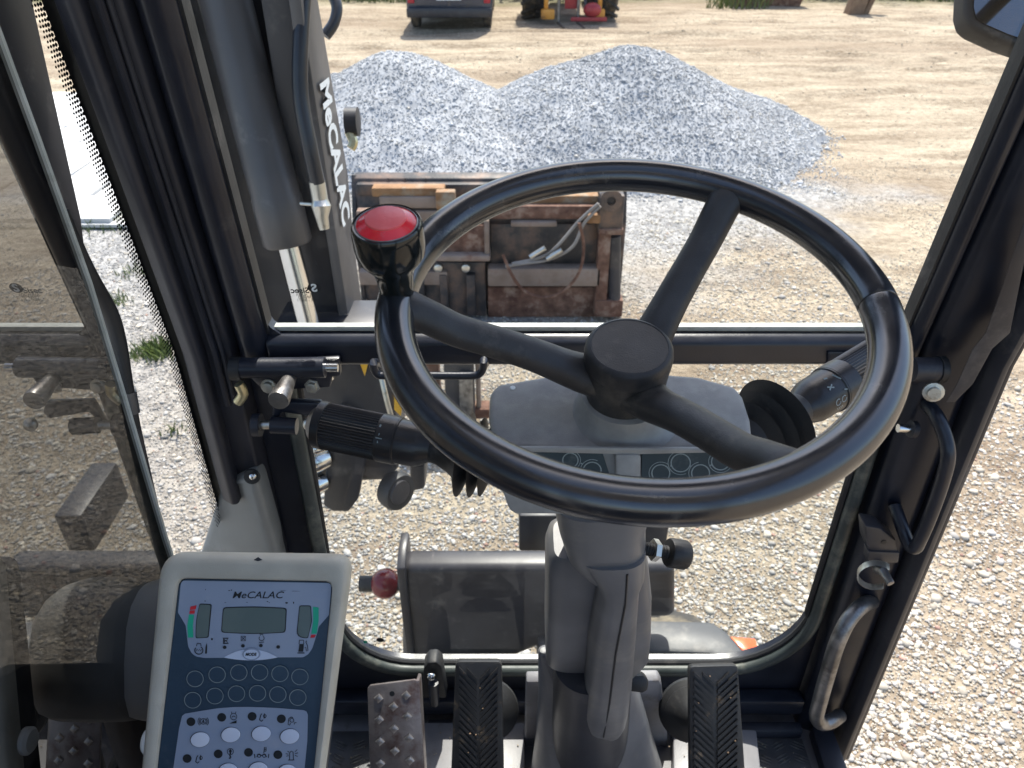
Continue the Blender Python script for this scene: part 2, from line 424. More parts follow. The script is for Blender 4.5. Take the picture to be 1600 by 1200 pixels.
def npmesh(name, V, F, m, cols=None, smooth=False):
    me = bpy.data.meshes.new(name)
    n, k = F.shape
    me.vertices.add(len(V)); me.vertices.foreach_set('co', np.ascontiguousarray(V, np.float32).ravel())
    me.loops.add(n * k); me.loops.foreach_set('vertex_index', np.ascontiguousarray(F, np.int32).ravel())
    me.polygons.add(n); me.polygons.foreach_set('loop_start', np.arange(0, n * k, k, dtype=np.int32))
    me.update(calc_edges=True)
    if smooth: me.polygons.foreach_set('use_smooth', np.ones(n, bool))
    if cols is not None:
        a = me.attributes.new('col', 'FLOAT_COLOR', 'POINT')
        c4 = np.ones((len(V), 4), np.float32); c4[:, :3] = cols; a.data.foreach_set('color', c4.ravel())
    me.materials.append(MATS[m])
    o = bpy.data.objects.new(name, me); scn.collection.objects.link(o)
    return o

PHI = (1 + 5 ** .5) / 2
ICO = np.array([(-1, PHI, 0), (1, PHI, 0), (-1, -PHI, 0), (1, -PHI, 0), (0, -1, PHI), (0, 1, PHI), (0, -1, -PHI), (0, 1, -PHI), (PHI, 0, -1), (PHI, 0, 1), (-PHI, 0, -1), (-PHI, 0, 1)]) / 1.902
ICF = np.array([(0, 11, 5), (0, 5, 1), (0, 1, 7), (0, 7, 10), (0, 10, 11), (1, 5, 9), (5, 11, 4), (11, 10, 2), (10, 7, 6), (7, 1, 8), (3, 9, 4), (3, 4, 2), (3, 2, 6), (3, 6, 8), (3, 8, 9), (4, 9, 5), (2, 4, 11), (6, 2, 10), (8, 6, 7), (9, 8, 1)])
OCV = np.array([(1, 0, 0), (-1, 0, 0), (0, 1, 0), (0, -1, 0), (0, 0, 1), (0, 0, -1)], float)
OCF = np.array([(0, 2, 4), (2, 1, 4), (1, 3, 4), (3, 0, 4), (2, 0, 5), (1, 2, 5), (3, 1, 5), (0, 3, 5)])

def rotm(n):
    q = R_.normal(size=(n, 4)); q /= np.linalg.norm(q, axis=1)[:, None]; w, x, y, z = q.T
    return np.stack([np.stack([1 - 2 * (y * y + z * z), 2 * (x * y - z * w), 2 * (x * z + y * w)], -1), np.stack([2 * (x * y + z * w), 1 - 2 * (x * x + z * z), 2 * (y * z - x * w)], -1), np.stack([2 * (x * z - y * w), 2 * (y * z + x * w), 1 - 2 * (x * x + y * y)], -1)], 1)

def stones(name, P, size, cols, base=ICO, faces=ICF, flat=.75, smooth=False):
    n = len(P); k = len(base)
    B = base[None] * (1 + R_.uniform(-.28, .28, (n, k, 1)))
    B = B * R_.uniform(.6, 1.25, (n, 1, 3))
    B = np.einsum('nij,nkj->nki', rotm(n), B) * (size / 2)[:, None, None]
    B[..., 2] *= flat
    V = (B + P[:, None, :]).reshape(-1, 3)
    F = (faces[None] + (np.arange(n) * k)[:, None, None]).reshape(-1, 3)
    return npmesh(name, V, F, 'stone', np.repeat(cols, k, 0), smooth)

def vnoise(x, y, seed=0):
    xi = np.floor(x).astype(int); yi = np.floor(y).astype(int); fx = x - xi; fy = y - yi
    fx = fx * fx * (3 - 2 * fx); fy = fy * fy * (3 - 2 * fy)
    def h(a, b):
        s = np.sin(a * 127.1 + b * 311.7 + seed * 74.7) * 43758.5453; return s - np.floor(s)
    return (h(xi, yi) * (1 - fx) + h(xi + 1, yi) * fx) * (1 - fy) + (h(xi, yi + 1) * (1 - fx) + h(xi + 1, yi + 1) * fx) * fy

def fbm(x, y, seed=0, o=4):
    s = 0; a = .5
    for i in range(o): s = s + a * vnoise(x * 2 ** i, y * 2 ** i, seed + i); a *= .5
    return s

# ================================================================== THE YARD
n = 260
gx = np.concatenate([np.linspace(-200, -16, 14), np.linspace(-15, 15, n), np.linspace(16, 200, 14)])
gy = np.concatenate([np.linspace(-60, -2, 8), np.linspace(-1, 27, n), np.linspace(29, 330, 16)])
GX, GY = np.meshgrid(gx, gy)
TRACKS = [(13.2, .05, .5, 0), (15.6, -.07, .6, 1.2), (17.6, .03, .35, 2.5), (11.6, .22, .7, 3.1)]
def ground_h(x, y):
    ruts = .05 * (fbm(x * .5, y * 1.7, 3) - .47) * np.clip((y - 8) / 6, 0, 1)
    tr = 0
    for y0, a, b, c in TRACKS:
        yc = y0 + a * x + b * np.sin(x * .35 + c)
        for o in (0, 1.7):
            d = (y - yc - o) / .17
            tr = tr - .045 * np.exp(-d * d) * (.6 + .8 * fbm(x * 3, y * 3, 8)) + .022 * np.exp(-((np.abs(d) - 1.7) / .6) ** 2)
    return .05 * (fbm(x * .8, y * .8, 1) - .47) + ruts * 2.2 + tr * np.clip((np.hypot(x, y) - 7) / 4, 0, 1)
GZ = ground_h(GX, GY)
V = np.stack([GX, GY, GZ], -1).reshape(-1, 3)
w_, h_ = len(gx), len(gy)
idx = np.arange(w_ * h_).reshape(h_, w_)
F = np.stack([idx[:-1, :-1], idx[:-1, 1:], idx[1:, 1:], idx[1:, :-1]], -1).reshape(-1, 4)
ground = struct(npmesh('ground', V, F, 'yard', smooth=True))

# loose stones over the near ground
def stone_cols(n, x, y):
    t = R_.random(n); br = R_.uniform(.46, .90, n)
    grey = np.stack([.58 * br, .555 * br, .515 * br], -1)
    cream = np.stack([.64 * br, .575 * br, .47 * br], -1)
    blue = np.stack([.38 * br, .39 * br, .40 * br], -1)
    pink = np.stack([.46 * br, .29 * br, .23 * br], -1)
    right = np.clip((x - .1) / 1.6, 0, 1)
    pc = .25 + .45 * right
    c = np.where((t < pc)[:, None], cream, np.where((t < pc + .45 - .22 * right)[:, None], grey, np.where((t < .985)[:, None], blue * (1 + .55 * right[:, None]) * np.array([[1.08, 1.0, .90]]), pink)))
    return c
def scatter(n, r0, r1, a0, a1, pw=1.0):
    r = r0 + (r1 - r0) * R_.random(n) ** pw; a = R_.uniform(a0, a1, n)
    return r * np.sin(a), r * np.cos(a)
x, y = scatter(80000, 1.7, 9.0, rad(-44), rad(53), 1.35)
cov = fbm(x * .9 + 5, y * .9, 21)
keep = (cov + np.clip((5.0 - np.hypot(x, y)) / 5, -.25, .3) + np.clip(-x * .2, 0, .3) > .33)
x, y = x[keep], y[keep]
sz = .009 + .019 * R_.random(len(x)) ** 1.8 + .026 * (R_.random(len(x)) > .985)
sz *= np.where(x > 1.2, 1.12, 1)
P = np.stack([x, y, ground_h(x, y) + sz * .08], -1)
st = stones('gravel', P, sz, stone_cols(len(x), x, y), flat=.62)
x2, y2 = scatter(110000, 1.7, 9.8, rad(-44), rad(53), 1.25)
k2 = fbm(x2 * .9 + 5, y2 * .9, 21) + np.clip((5.0 - np.hypot(x2, y2)) / 5, -.2, .3) + np.clip(-x2 * .2, 0, .3) > .26
x2, y2 = x2[k2], y2[k2]; s2 = R_.uniform(.006, .017, len(x2))
chips = stones('gravel_chips', np.stack([x2, y2, ground_h(x2, y2) + s2 * .25], -1), s2, stone_cols(len(x2), x2, y2) * .9, OCV, OCF)
chips['kind'] = 'stuff'; chips['label'] = 'fine stone chips lying between the larger gravel stones'; chips['category'] = 'gravel'
st['kind'] = 'stuff'; st['label'] = 'pale loose gravel stones spread over the yard'; st['category'] = 'gravel'

x = R_.uniform(-9, 14, 22000); y = 7 + 14 * R_.random(22000) ** .8
k = fbm(x * .6, y * 1.3, 58) > .44
x, y = x[k], y[k]; n = len(x); sz = .015 + .045 * R_.random(n) ** 3
cl = np.array([[.44, .375, .285]]) * R_.uniform(.75, 1.15, (n, 1))
o = stones('clods', np.stack([x, y, ground_h(x, y) + sz * .02], -1), sz, cl, OCV, OCF, .35)
o['kind'] = 'stuff'; o['label'] = 'small earth clods scattered over the sandy yard'; o['category'] = 'earth'
# two heaps of blue-grey crushed stone
def heap(name, label, blobs, seed, nst):
    x0 = min(b[0] - b[2] for b in blobs) - .4; x1 = max(b[0] + b[2] for b in blobs) + .4
    y0 = min(b[1] - b[3] for b in blobs) - .4; y1 = max(b[1] + b[3] for b in blobs) + .4
    def hh(x, y):
        z = np.full_like(x, -.2)
        for (cx, cy, rx, ry, h) in blobs:
            d = np.hypot((x - cx) / rx, (y - cy) / ry) * (1 + .22 * (fbm(x * 1.3, y * 1.3, seed) - .47))
            hb = h * (1.06 - np.sqrt(d * d + .035) ** 1.0) / .87
            z = np.maximum(z, hb) + .06 * np.exp(-((z - hb) / .12) ** 2) * (np.abs(z - hb) < .4) * (hb > 0)
        return z + .10 * (fbm(x * 2.2, y * 2.2, seed + 5) - .47) + .05 * (fbm(x * 7, y * 7, seed + 9) - .47)
    nx, ny = 130, 110
    X, Y = np.meshgrid(np.linspace(x0, x1, nx), np.linspace(y0, y1, ny))
    Z = np.maximum(hh(X, Y), -.12)
    V = np.stack([X, Y, Z], -1).reshape(-1, 3); ix = np.arange(nx * ny).reshape(ny, nx)
    F = np.stack([ix[:-1, :-1], ix[:-1, 1:], ix[1:, 1:], ix[1:, :-1]], -1).reshape(-1, 4)
    c = np.tile(np.array([.34, .35, .365]), (len(V), 1)) * R_.uniform(.8, 1.2, (len(V), 1))
    o = npmesh(name, V, F, 'stone', c, True)
    e = thing(name, label, 'gravel heap', (blobs[0][0], blobs[0][1], 0), 'heaps of crushed stone')
    o.name = 'heap_body'; adopt(o, e)
    x = R_.uniform(x0, x1, nst); y = R_.uniform(y0, y1, nst); z = hh(x, y)
    k = z > .005 - .12 * (R_.random(nst) ** 2); x, y, z = x[k], y[k], np.maximum(z[k], 0)
    n = len(x); br = (R_.uniform(.72, 1.1, n) * (.72 + .6 * fbm(x * 1.1, y * 1.1 + z * 2, seed + 3)))[:, None]
    c = np.where(R_.random((n, 1)) < .14, np.array([[.50, .475, .43]]), np.array([[.44, .455, .475]])) * br
    s = stones('crushed_stone', np.stack([x, y, z + .006], -1), (.009 + .019 * R_.random(n) ** 1.6 + .03 * (R_.random(n) > .99)) * (1 + .8 * np.clip(.25 - z, 0, .25) / .25 * (R_.random(n) > .8)), c, OCV, OCF)
    s['kind'] = 'stuff'; adopt(s, e)
heap('gravel_heap', 'smaller heap of blue grey crushed stone beside the boom', [(-1.35, 9.6, 2.0, 1.75, 1.02), (-2.7, 9.9, 1.6, 1.5, .72), (-.55, 9.3, 1.5, 1.7, .62)], 31, 60000)
heap('gravel_heap', 'wider heap of blue grey crushed stone behind the steering wheel', [(1.45, 9.7, 2.3, 1.8, 1.06), (.5, 9.6, 1.6, 1.8, .80), (2.65, 9.9, 1.15, 1.2, .42), (1.8, 8.8, 1.45, 1.1, .30)], 47, 78000)

# concrete slabs
pav = struct(build('paved_area', MB().prism([(-7.6, 6.75, .012), (-3.55, 6.75, .012), (-3.9, 11.6, .012), (-7.6, 11.6, .012)], (0, 0, .03)), 'slab_white'))
slab_mesh = None
for r in range(8):
    for c in range(4):
        yy = 7.1 + r * .64; xx = -4.2 - c * .98 + (.49 if r % 2 else 0)
        if xx > -3.75: continue
        if slab_mesh is None:
            slab_mesh = build('slab', MB().box((xx - .48, yy - .31, .03), (xx + .48, yy + .31, .085)), 'slab_white', None, .008)
            base = (xx, yy); adopt(slab_mesh, pav)
        else:
            share(slab_mesh, 'slab', (xx - base[0], yy - base[1], random.uniform(-.006, .006)), pav)

# grass: tufts, far verge, hedge
def blades(name, cx, cy, sx, sy, n, h0, h1, label, w=.012):
    x = cx + R_.normal(0, 1, n) * sx; y = cy + R_.normal(0, 1, n) * sy
    return blades_at(name, x, y, h0, h1, label, w)
def blades_at(name, x, y, h0, h1, label, w=.012):
    n = len(x); z = ground_h(x, y); h = R_.uniform(h0, h1, n); a = R_.uniform(0, 6.28, n)
    dx, dy = np.cos(a), np.sin(a); le = R_.uniform(.1, .7, n) * h
    p0 = np.stack([x - dy * w / 2, y + dx * w / 2, z], -1); p1 = np.stack([x + dy * w / 2, y - dx * w / 2, z], -1)
    p2 = np.stack([x + dx * le * .5 + dy * w / 3, y + dy * le * .5 - dx * w / 3, z + h * .65], -1)
    p3 = np.stack([x + dx * le, y + dy * le, z + h], -1)
    V = np.stack([p0, p1, p2, p3], 1).reshape(-1, 3); i = np.arange(n)[:, None] * 4
    F = np.concatenate([i + np.array([[0, 1, 2]]), i + np.array([[0, 2, 3]])], 0)
    o = npmesh(name, V, F, 'grass_green'); o['kind'] = 'stuff'; o['label'] = label; o['category'] = 'grass'
    return o
xs, ys = [], []
for (px, py, sd, k) in [(185, 330, .12, 260), (165, 345, .2, 300), (205, 320, .1, 120), (240, 552, .07, 240), (250, 540, .05, 90), (150, 213, .12, 160), (120, 172, .45, 700), (135, 176, .3, 500), (182, 470, .05, 40), (215, 425, .08, 50), (265, 672, .03, 14)]:
    p = at(px, py, Z=0.02); xs.append(p.x + R_.normal(0, sd, k)); ys.append(p.y + R_.normal(0, sd * .7, k))
blades_at('grass', np.concatenate(xs), np.concatenate(ys), .03, .11, 'sparse green grass tufts growing in the gravel on the left')
x = R_.uniform(-14, 16, 26000); y = R_.uniform(19.3, 27, 26000)
k = fbm(x * .35, y * .6, 77) + (y - 22) * .07 - .12 * (x > -1.8) > .50
k &= ~((np.abs(x + 1.3) < 1.2) & (y < 24)) & ~((x > .2) & (x < 2.6) & (y < 22.5))
blades_at('grass', x[k], y[k], .10, .42, 'rough green grass verge along the far edge of the yard', .03)

def bush(cx, cy, r, h, label, n=2600):
    e = thing('bush', label, 'bush', (cx, cy, 0), 'bushes beyond the yard')
    mb = MB()
    for i in range(5):
        a = i * 1.26 + random.random(); mb.tube([(cx, cy, -.05), (cx + .2 * r * math.cos(a), cy + .2 * r * math.sin(a), h * .35), (cx + .55 * r * math.cos(a), cy + .55 * r * math.sin(a), h * .75)], [.05, .035, .012], 7, 3)
    build('stem', mb, 'bark', e)
    u = R_.normal(size=(n, 3)); u /= np.linalg.norm(u, axis=1)[:, None]
    lump = 1 + .35 * np.sin(u[:, 0] * 5 + cx) * np.cos(u[:, 1] * 6 + u[:, 2] * 4)
    q = u * (R_.random(n) ** .45 * lump)[:, None] * np.array([r, r, h * .55]) + np.array([cx, cy, h * .55])
    q[:, 2] = np.maximum(q[:, 2], .05)
    M = rotm(n); s = R_.uniform(.07, .15, n)[:, None]
    a = M[:, 0] * s; b = M[:, 1] * s * .5
    V = np.stack([q - a, q - b, q + a, q + b], 1).reshape(-1, 3); F = np.arange(n * 4).reshape(n, 4)
    o = npmesh('crown', V, F, 'leaf'); adopt(o, e)
for cx, cy, r, h, lab in [(-3.6, 25.5, 1.9, 2.2, 'leafy green bush left of the dark van'), (-.9, 26.5, 1.8, 2.6, 'leafy green bush rising behind the dark van'), (.6, 24.6, 1.2, 2.0, 'leafy green bush between the van and the tractor'),
                          (3.2, 26, 1.9, 2.3, 'leafy green bush right behind the tractor'), (6.4, 26, 2.0, 2.2, 'leafy green bush behind the long steel trough'), (9.6, 25, 1.9, 2.0, 'leafy green bush behind the wooden block'), (12.6, 25, 1.9, 2.2, 'leafy green bush farthest to the right of the yard'), (-7.0, 25, 2.0, 2.3, 'leafy green bush seen past the left pillar')]:
    bush(cx, cy, r, h, lab)

# van
def disc_wheel(parent, c, r, w, axis, lugs=0, name='wheel'):
    c = Vector(c); ax = Vector(axis)
    mb = MB().lathe(c - ax * w / 2, ax, [(0, r * .55), (.0, r * .86), (w * .12, r * .97), (w * .3, r), (w * .7, r), (w * .88, r * .97), (w, r * .86), (w, r * .55)], 36)
    t = build(name, mb, 'tyre', parent)
    if lugs:
        lb = MB(); u = ax.orthogonal().normalized(); v = ax.cross(u)
        for k in range(lugs):
            for sgn in (-1, 1):
                a = 2 * math.pi * (k + (.5 if sgn > 0 else 0)) / lugs
                rd = u * math.cos(a) + v * math.sin(a); tg = ax.cross(rd)
                d1 = (ax * sgn + tg * .8).normalized()
                lb.obox(c + rd * (r + .012) + ax * sgn * w * .26 + tg * .02, d1, rd, d1.cross(rd), w * .34, .03, .028)
        build('lug', lb, 'tyre', t, kind='stuff')
    build('rim', MB().lathe(c - ax * w * .36, ax, [(0, .01), (0, r * .2), (.02, r * .25), (w * .15, r * .3), (w * .1, r * .54), (w * .62, r * .54), (w * .58, r * .3), (w * .72, r * .05)], 24), 'zinc' if not lugs else 'fork_orange', t)
    return t
p = at(707, 40, Z=0)
vx, vy = p.x, p.y - .75
van = thing('van', 'dark blue van seen from behind at the far edge of the yard', 'van', (vx, vy, 0))
prof = [(-.89, .30), (.89, .30), (.91, .50), (.90, 1.05), (.80, 1.62), (.70, 1.84), (-.70, 1.84), (-.80, 1.62), (-.90, 1.05), (-.91, .50)]
build('body', MB().loft([[(vx + a * s, vy + d, (b - .42) * hs + .42) for a, b in prof] for d, s, hs in [(0, .97, .97), (.06, 1, 1), (2.9, 1, 1), (3.5, .97, .93), (3.9, .95, .52), (4.4, .90, .45), (4.5, .85, .38)]]), 'van_blue', van, .03)
build('bumper', MB().box((vx - .90, vy - .10, .27), (vx + .90, vy + .03, .46)), 'machine_dark', van, .03)
for sx in (-1, 1):
    o = build('tail_light', MB().box((vx + sx * .80 - .07, vy - .03, .54), (vx + sx * .80 + .07, vy + .05, .92)), 'lens_red', van, .015)
    build('rear_door', MB().box((vx + sx * .36 - .335, vy - .025, .49), (vx + sx * .36 + .335, vy + .02, 1.72)), 'van_blue', van, .012)
    build('rear_window', MB().box((vx + sx * .36 - .27, vy - .035, 1.15), (vx + sx * .36 + .27, vy - .005, 1.62)), 'dark_glass', van, .01)
    disc_wheel(van, (vx + sx * .78, vy + .62, .32), .32, .2, (1, 0, 0)); disc_wheel(van, (vx + sx * .78, vy + 3.5, .32), .32, .2, (1, 0, 0))
build('number_plate', MB().box((vx - .26, vy - .04, .60), (vx + .26, vy - .027, .70)), 'white_letter', van)

# tractor with an orange fork frame
p = at(893, 34, Z=0); tx, ty = p.x, p.y
tr = thing('tractor', 'tractor with large lugged rear tyres parked beyond the heaps', 'tractor', (tx, ty, 0))
for sx in (-1, 1):
    disc_wheel(tr, (tx + sx * .80 - .03, ty + .75, .85), .85, .58, (1, 0, 0), 18)
    disc_wheel(tr, (tx + sx * .70, ty + 3.2, .52), .52, .32, (1, 0, 0), 14)
build('axle', MB().lathe((tx - .8, ty + 1.0, .78), (1, 0, 0), [(0, .12), (.5, .14), (.55, .26), (1.0, .26), (1.05, .14), (1.6, .12)], 18), 'machine_dark', tr)
build('bonnet', MB().loft([[(tx + a, ty + d, z) for a, z in ((-w, .75), (w, .75), (w, t - .12), (w - .1, t), (-w + .1, t), (-w, t - .12))] for d, w, t in ((1.3, .36, 1.5), (2.6, .34, 1.45), (3.6, .3, 1.3), (3.75, .26, 1.2))]), 'tractor_red', tr, .03)
build('cab', MB().loft([[(tx + a, ty + b, z) for a, b in ((-w, .35 + k), (w, .35 + k), (w, 1.6 - k), (-w, 1.6 - k))] for z, w, k in ((1.15, .62, 0), (1.3, .68, 0), (2.35, .62, .08), (2.5, .6, .1))]), 'dark_glass', tr, .02)
build('cab_roof', MB().box((tx - .72, ty + .35, 2.5), (tx + .72, ty + 1.65, 2.64)), 'tractor_red', tr, .04)
ff = thing('fork_frame', 'orange and red fork frame standing behind the tractor', 'fork frame', (tx, ty - .3, 0))
for sx in (-1, 1):
    build('upright', MB().box((tx + sx * .60 - .045, ty - .30, .12), (tx + sx * .60 + .045, ty - .2, 1.5)), 'fork_orange', ff, .01)
    build('foot_block', MB().box((tx + sx * .56 - .15, ty - .40, .10), (tx + sx * .56 + .15, ty - .19, .30)), 'fork_orange', ff, .02)
    build('fork_tine', MB().tube([(tx + sx * .22 - .1, ty - .30, .9), (tx + sx * .22 - .1, ty - .32, .12), (tx + sx * .22 - .08, ty - .42, .03), (tx + sx * .22, ty - 1.1, .02)], [.035, .035, .03, .015], 8, 4), 'worn_steel', ff)
    build('link_arm', MB().tube([(tx + sx * .33, ty - .22, .2), (tx + sx * .25, ty + .3, .7)], .035, 8), 'worn_steel', ff)
build('cross_beam', MB().box((tx - .60, ty - .28, .88), (tx + .60, ty - .21, 1.0)), 'fork_orange', ff, .01)
build('top_mast', MB().box((tx - .18, ty - .26, .3), (tx + .12, ty - .18, 1.3)), 'tractor_red', ff, .01)
build('pump', MB().sphere((tx + .42, ty - .42, .30), .17, 14, (1.2, .8, .9)), 'tractor_red', ff)
build('drawbar', MB().box((tx - .05, ty - .52, .08), (tx + .75, ty - .44, .16)), 'tractor_red', ff, .01)

p = at(1202, 10, Z=0)
e = thing('steel_trough', 'long brown steel trough at the far edge of the yard', 'trough', (p.x, p.y, 0))
build('side', MB().loft([[(p.x + a, p.y + b, z) for a, b in ((-w, 0 - k), (w, 0 - k), (w, 1.0 + k), (-w, 1.0 + k))] for z, w, k in ((0, .78, 0), (.62, .95, .12), (.62, .88, .05), (.1, .72, -.06))], True), 'rust', e)
build('top_edge', MB().box((p.x - .99, p.y - .16, .60), (p.x + .99, p.y - .10, .68)), 'rust', e, .01)
p = at(1340, 22, Z=0)
e = thing('timber_block', 'leaning brown timber block standing alone on the sand', 'timber', (p.x, p.y, 0))
build('post', MB().loft([[(p.x + a + k, p.y + b, z) for a, b in ((-.24, -.15), (.10, -.2), (.12, .2), (-.24, .2))] for z, k in ((-.03, -.05), (.5, .05), (.95, .12))]), 'timber', e, .02)
build('brace', MB().loft([[(p.x + a + k, p.y + b, z) for a, b in ((.13, -.12), (.26, -.12), (.26, .1), (.13, .1))] for z, k in ((-.03, -.05), (.45, .08), (.8, .25))]), 'timber', e, .015)
build('cap_board', MB().obox((p.x + .25, p.y, .50), Vector((1, 0, .25)).normalized(), Vector((0, 1, 0)), Vector((-.25, 0, 1)).normalized(), .38, .12, .04), 'timber', e, .01)

# ================================================================== THE MACHINE OUTSIDE THE CAB
# ---- bucket lying in front
bk = thing('loader_bucket', 'rusty dark steel loader bucket with hoses lying on the gravel', 'bucket', at(760, 498, Y=5.0))
def slab(px0, py0, px1, py1, Y, th, name, m, par, bev=.01):
    a = at(px0, py0, Y=Y); b = at(px1, py1, Y=Y)
    return build(name, MB().box((a.x, Y, min(a.z, b.z)), (b.x, Y + th, max(a.z, b.z))), m, par, bev)
a0 = at(552, 300, Y=5.15); a1 = at(965, 497, Y=5.0)
X0, X1, ZB, ZT = a0.x, a1.x, .02, 1.02
prof = [(5.12, .10), (5.12, .70), (5.22, .98), (5.30, 1.0), (5.32, .96), (5.24, .68), (5.24, .16), (5.9, .08), (6.25, .06), (6.25, .03), (5.3, .02)]
build('shell', MB().prism([(X0, yy, zz) for yy, zz in prof], (X1 - X0, 0, 0)), 'bucket_dark', bk, .008)
for xx in (X0 - .02, X1 - .01):
    build('side_plate', MB().prism([(xx, 5.10, .02), (xx, 5.10, .72), (xx, 5.24, 1.0), (xx, 5.42, .96), (xx, 6.25, .20), (xx, 6.25, .02)], (.03, 0, 0)), 'bucket_dark', bk, .006)
build('cutting_edge', MB().box((X0, 6.24, .015), (X1, 6.40, .045)), 'worn_steel', bk, .004)
for k in range(7):
    xx = X0 + .15 + k * (X1 - X0 - .3) / 6
    build('tooth', MB().loft([[(xx - .04, 6.38, .02), (xx + .04, 6.38, .02), (xx + .04, 6.38, .09), (xx - .04, 6.38, .09)], [(xx - .02, 6.56, .02), (xx + .02, 6.56, .02), (xx + .02, 6.56, .035), (xx - .02, 6.56, .035)]]), 'worn_steel', bk)
slab(556, 288, 960, 306, 5.16, .10, 'top_beam', 'bucket_dark', bk)
for k, px in enumerate((608, 634, 666)):
    a = at(px, 291, Y=5.22)
    build('top_spike', MB().loft([[(a.x - .03, 5.2, a.z - .02), (a.x + .03, 5.2, a.z - .02), (a.x + .03, 5.24, a.z - .02), (a.x - .03, 5.24, a.z - .02)], [(a.x - .004, 5.215, a.z + .06), (a.x + .004, 5.215, a.z + .06), (a.x + .004, 5.225, a.z + .06), (a.x - .004, 5.225, a.z + .06)]]), 'bucket_dark', bk)
slab(580, 294, 695, 308, 5.05, .10, 'hook_plate', 'rust_orange', bk)
slab(592, 308, 700, 326, 5.03, .08, 'hook_block', 'rust_pale', bk)
slab(680, 300, 712, 328, 4.99, .07, 'hinge_block', 'rust_orange', bk)
slab(815, 306, 935, 320, 5.05, .12, 'top_rail', 'rust_orange', bk)
slab(765, 322, 940, 343, 5.0, .10, 'upper_rail', 'rust', bk)
slab(798, 347, 870, 355, 4.97, .06, 'short_rail', 'rust_pale', bk)
slab(556, 330, 765, 346, 5.02, .08, 'upper_rail', 'rust_pale', bk)
slab(680, 352, 764, 405, 4.97, .09, 'hook_pocket', 'rust', bk)
slab(674, 400, 766, 409, 4.90, .14, 'pocket_lip', 'rust_pale', bk)
slab(756, 345, 765, 405, 4.93, .12, 'pocket_side', 'rust_pale', bk)
slab(766, 350, 930, 414, 5.06, .05, 'recess_plate', 'bucket_dark', bk)
slab(762, 420, 938, 448, 4.96, .10, 'lower_rail', 'rust_pale', bk)
slab(560, 425, 700, 446, 4.98, .08, 'lower_rail', 'rust_pale', bk)
slab(640, 410, 760, 494, 5.02, .06, 'centre_plate', 'bucket_dark', bk)
slab(762, 449, 940, 496, 5.03, .06, 'bottom_plate', 'rust', bk)
for px in (650, 686, 728): slab(px, 430, px + 16, 494, 4.97, .06, 'rib', 'bucket_dark', bk)
for px in (685, 728):
    build('bolt', MB().lathe(at(px, 417, Y=5.0), (0, -1, 0), [(0, .03), (.03, .03), (.035, .02)], 12), 'zinc', bk)
slab(938, 306, 972, 366, 4.93, .14, 'mast_plate', 'bucket_dark', bk)
slab(936, 358, 974, 368, 4.91, .16, 'mast_collar', 'rust', bk)
slab(936, 366, 946, 494, 4.96, .10, 'mast_rail', 'rust', bk)
slab(930, 470, 972, 496, 4.95, .12, 'mast_foot', 'rust', bk)
build('side_cylinder', MB().tube([at(960, 368, Y=5.0), at(960, 486, Y=5.0)], .045, 16), 'machine_dark', bk)
build('eye_boss', MB().lathe(at(954, 310, Y=4.95), (0, -1, 0), [(0, .075), (.05, .075), (.052, .03), (.01, .028)], 20), 'bucket_dark', bk)
slab(918, 336, 938, 350, 4.92, .05, 'bracket', 'rust_orange', bk)
for k, pts in enumerate(([(935, 318), (905, 345), (870, 385), (845, 402), (800, 412)], [(938, 322), (912, 350), (895, 385), (860, 405), (815, 412), (790, 416)], [(905, 348), (912, 385), (905, 425), (880, 455), (850, 465), (820, 455), (800, 430), (786, 398)])):
    build('hydraulic_hose', MB().tube([at(px, py, Y=4.86 + .02 * (i % 2)) for i, (px, py) in enumerate(pts)], .011, 8, 5), 'hose_grey' if k < 2 else 'rust', bk)
for px, py in ((840, 395), (866, 398)):
    a = at(px, py, Y=4.85); build('hose_coupling', MB().tube([a - Vector((.05, 0, .03)), a + Vector((.05, 0, .035))], .019, 10), 'zinc', bk)

# ---- coupler post below the bar
cq = thing('quick_coupler', 'dark steel coupler standing on the gravel behind the window bar', 'coupler', at(715, 655, Z=0))
def gbox(px0, px1, py0, py1, Y, th, name, m, par): return slab(px0, py0, px1, py1, Y, th, name, m, par)
gbox(690, 742, 520, 652, 3.62, .10, 'post', 'machine_dark', cq); gbox(716, 740, 585, 650, 3.58, .04, 'face_plate', 'worn_steel', cq)
gbox(742, 752, 560, 650, 3.66, .06, 'edge_plate', 'rust_pale', cq)
gbox(640, 770, 520, 566, 3.60, .12, 'cross_beam', 'rust', cq)
gbox(655, 690, 540, 655, 3.7, .1, 'post', 'rust', cq)
gbox(640, 765, 640, 655, 3.64, .1, 'foot_bar', 'rust', cq)

# ---- boom with cylinder
bo = thing('loader_boom', 'dark grey steel boom with hydraulic cylinder left of the windscreen', 'boom', (-.5, 1.75, 1.35))
zb, zt = 1.75, 3.6
def vplate(name, pts, zs, m, bev=.006):
    build(name, MB().loft([[(a, b, z) for a, b in pts] for z in zs]), m, bo, bev)
rp = [(1.655, 3.6), (1.640, 2.45), (1.675, 1.98), (1.70, 1.55), (1.87, 1.55), (1.85, 1.93), (1.875, 2.10), (1.81, 2.38), (1.76, 2.60), (1.74, 3.6)]
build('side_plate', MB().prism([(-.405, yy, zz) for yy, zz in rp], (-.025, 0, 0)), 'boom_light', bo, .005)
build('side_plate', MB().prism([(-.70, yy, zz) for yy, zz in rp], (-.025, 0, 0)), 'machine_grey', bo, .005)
build('web_plate', MB().box((-.70, 1.80, 1.6), (-.43, 1.815, 3.6)), 'machine_dark', bo)
build('near_flange', MB().box((-.50, 1.70, 1.7), (-.43, 1.715, 3.6)), 'machine_dark', bo, .003)
ca, cb = at(352, 0, D=1.56), at(450, 380, D=1.76)
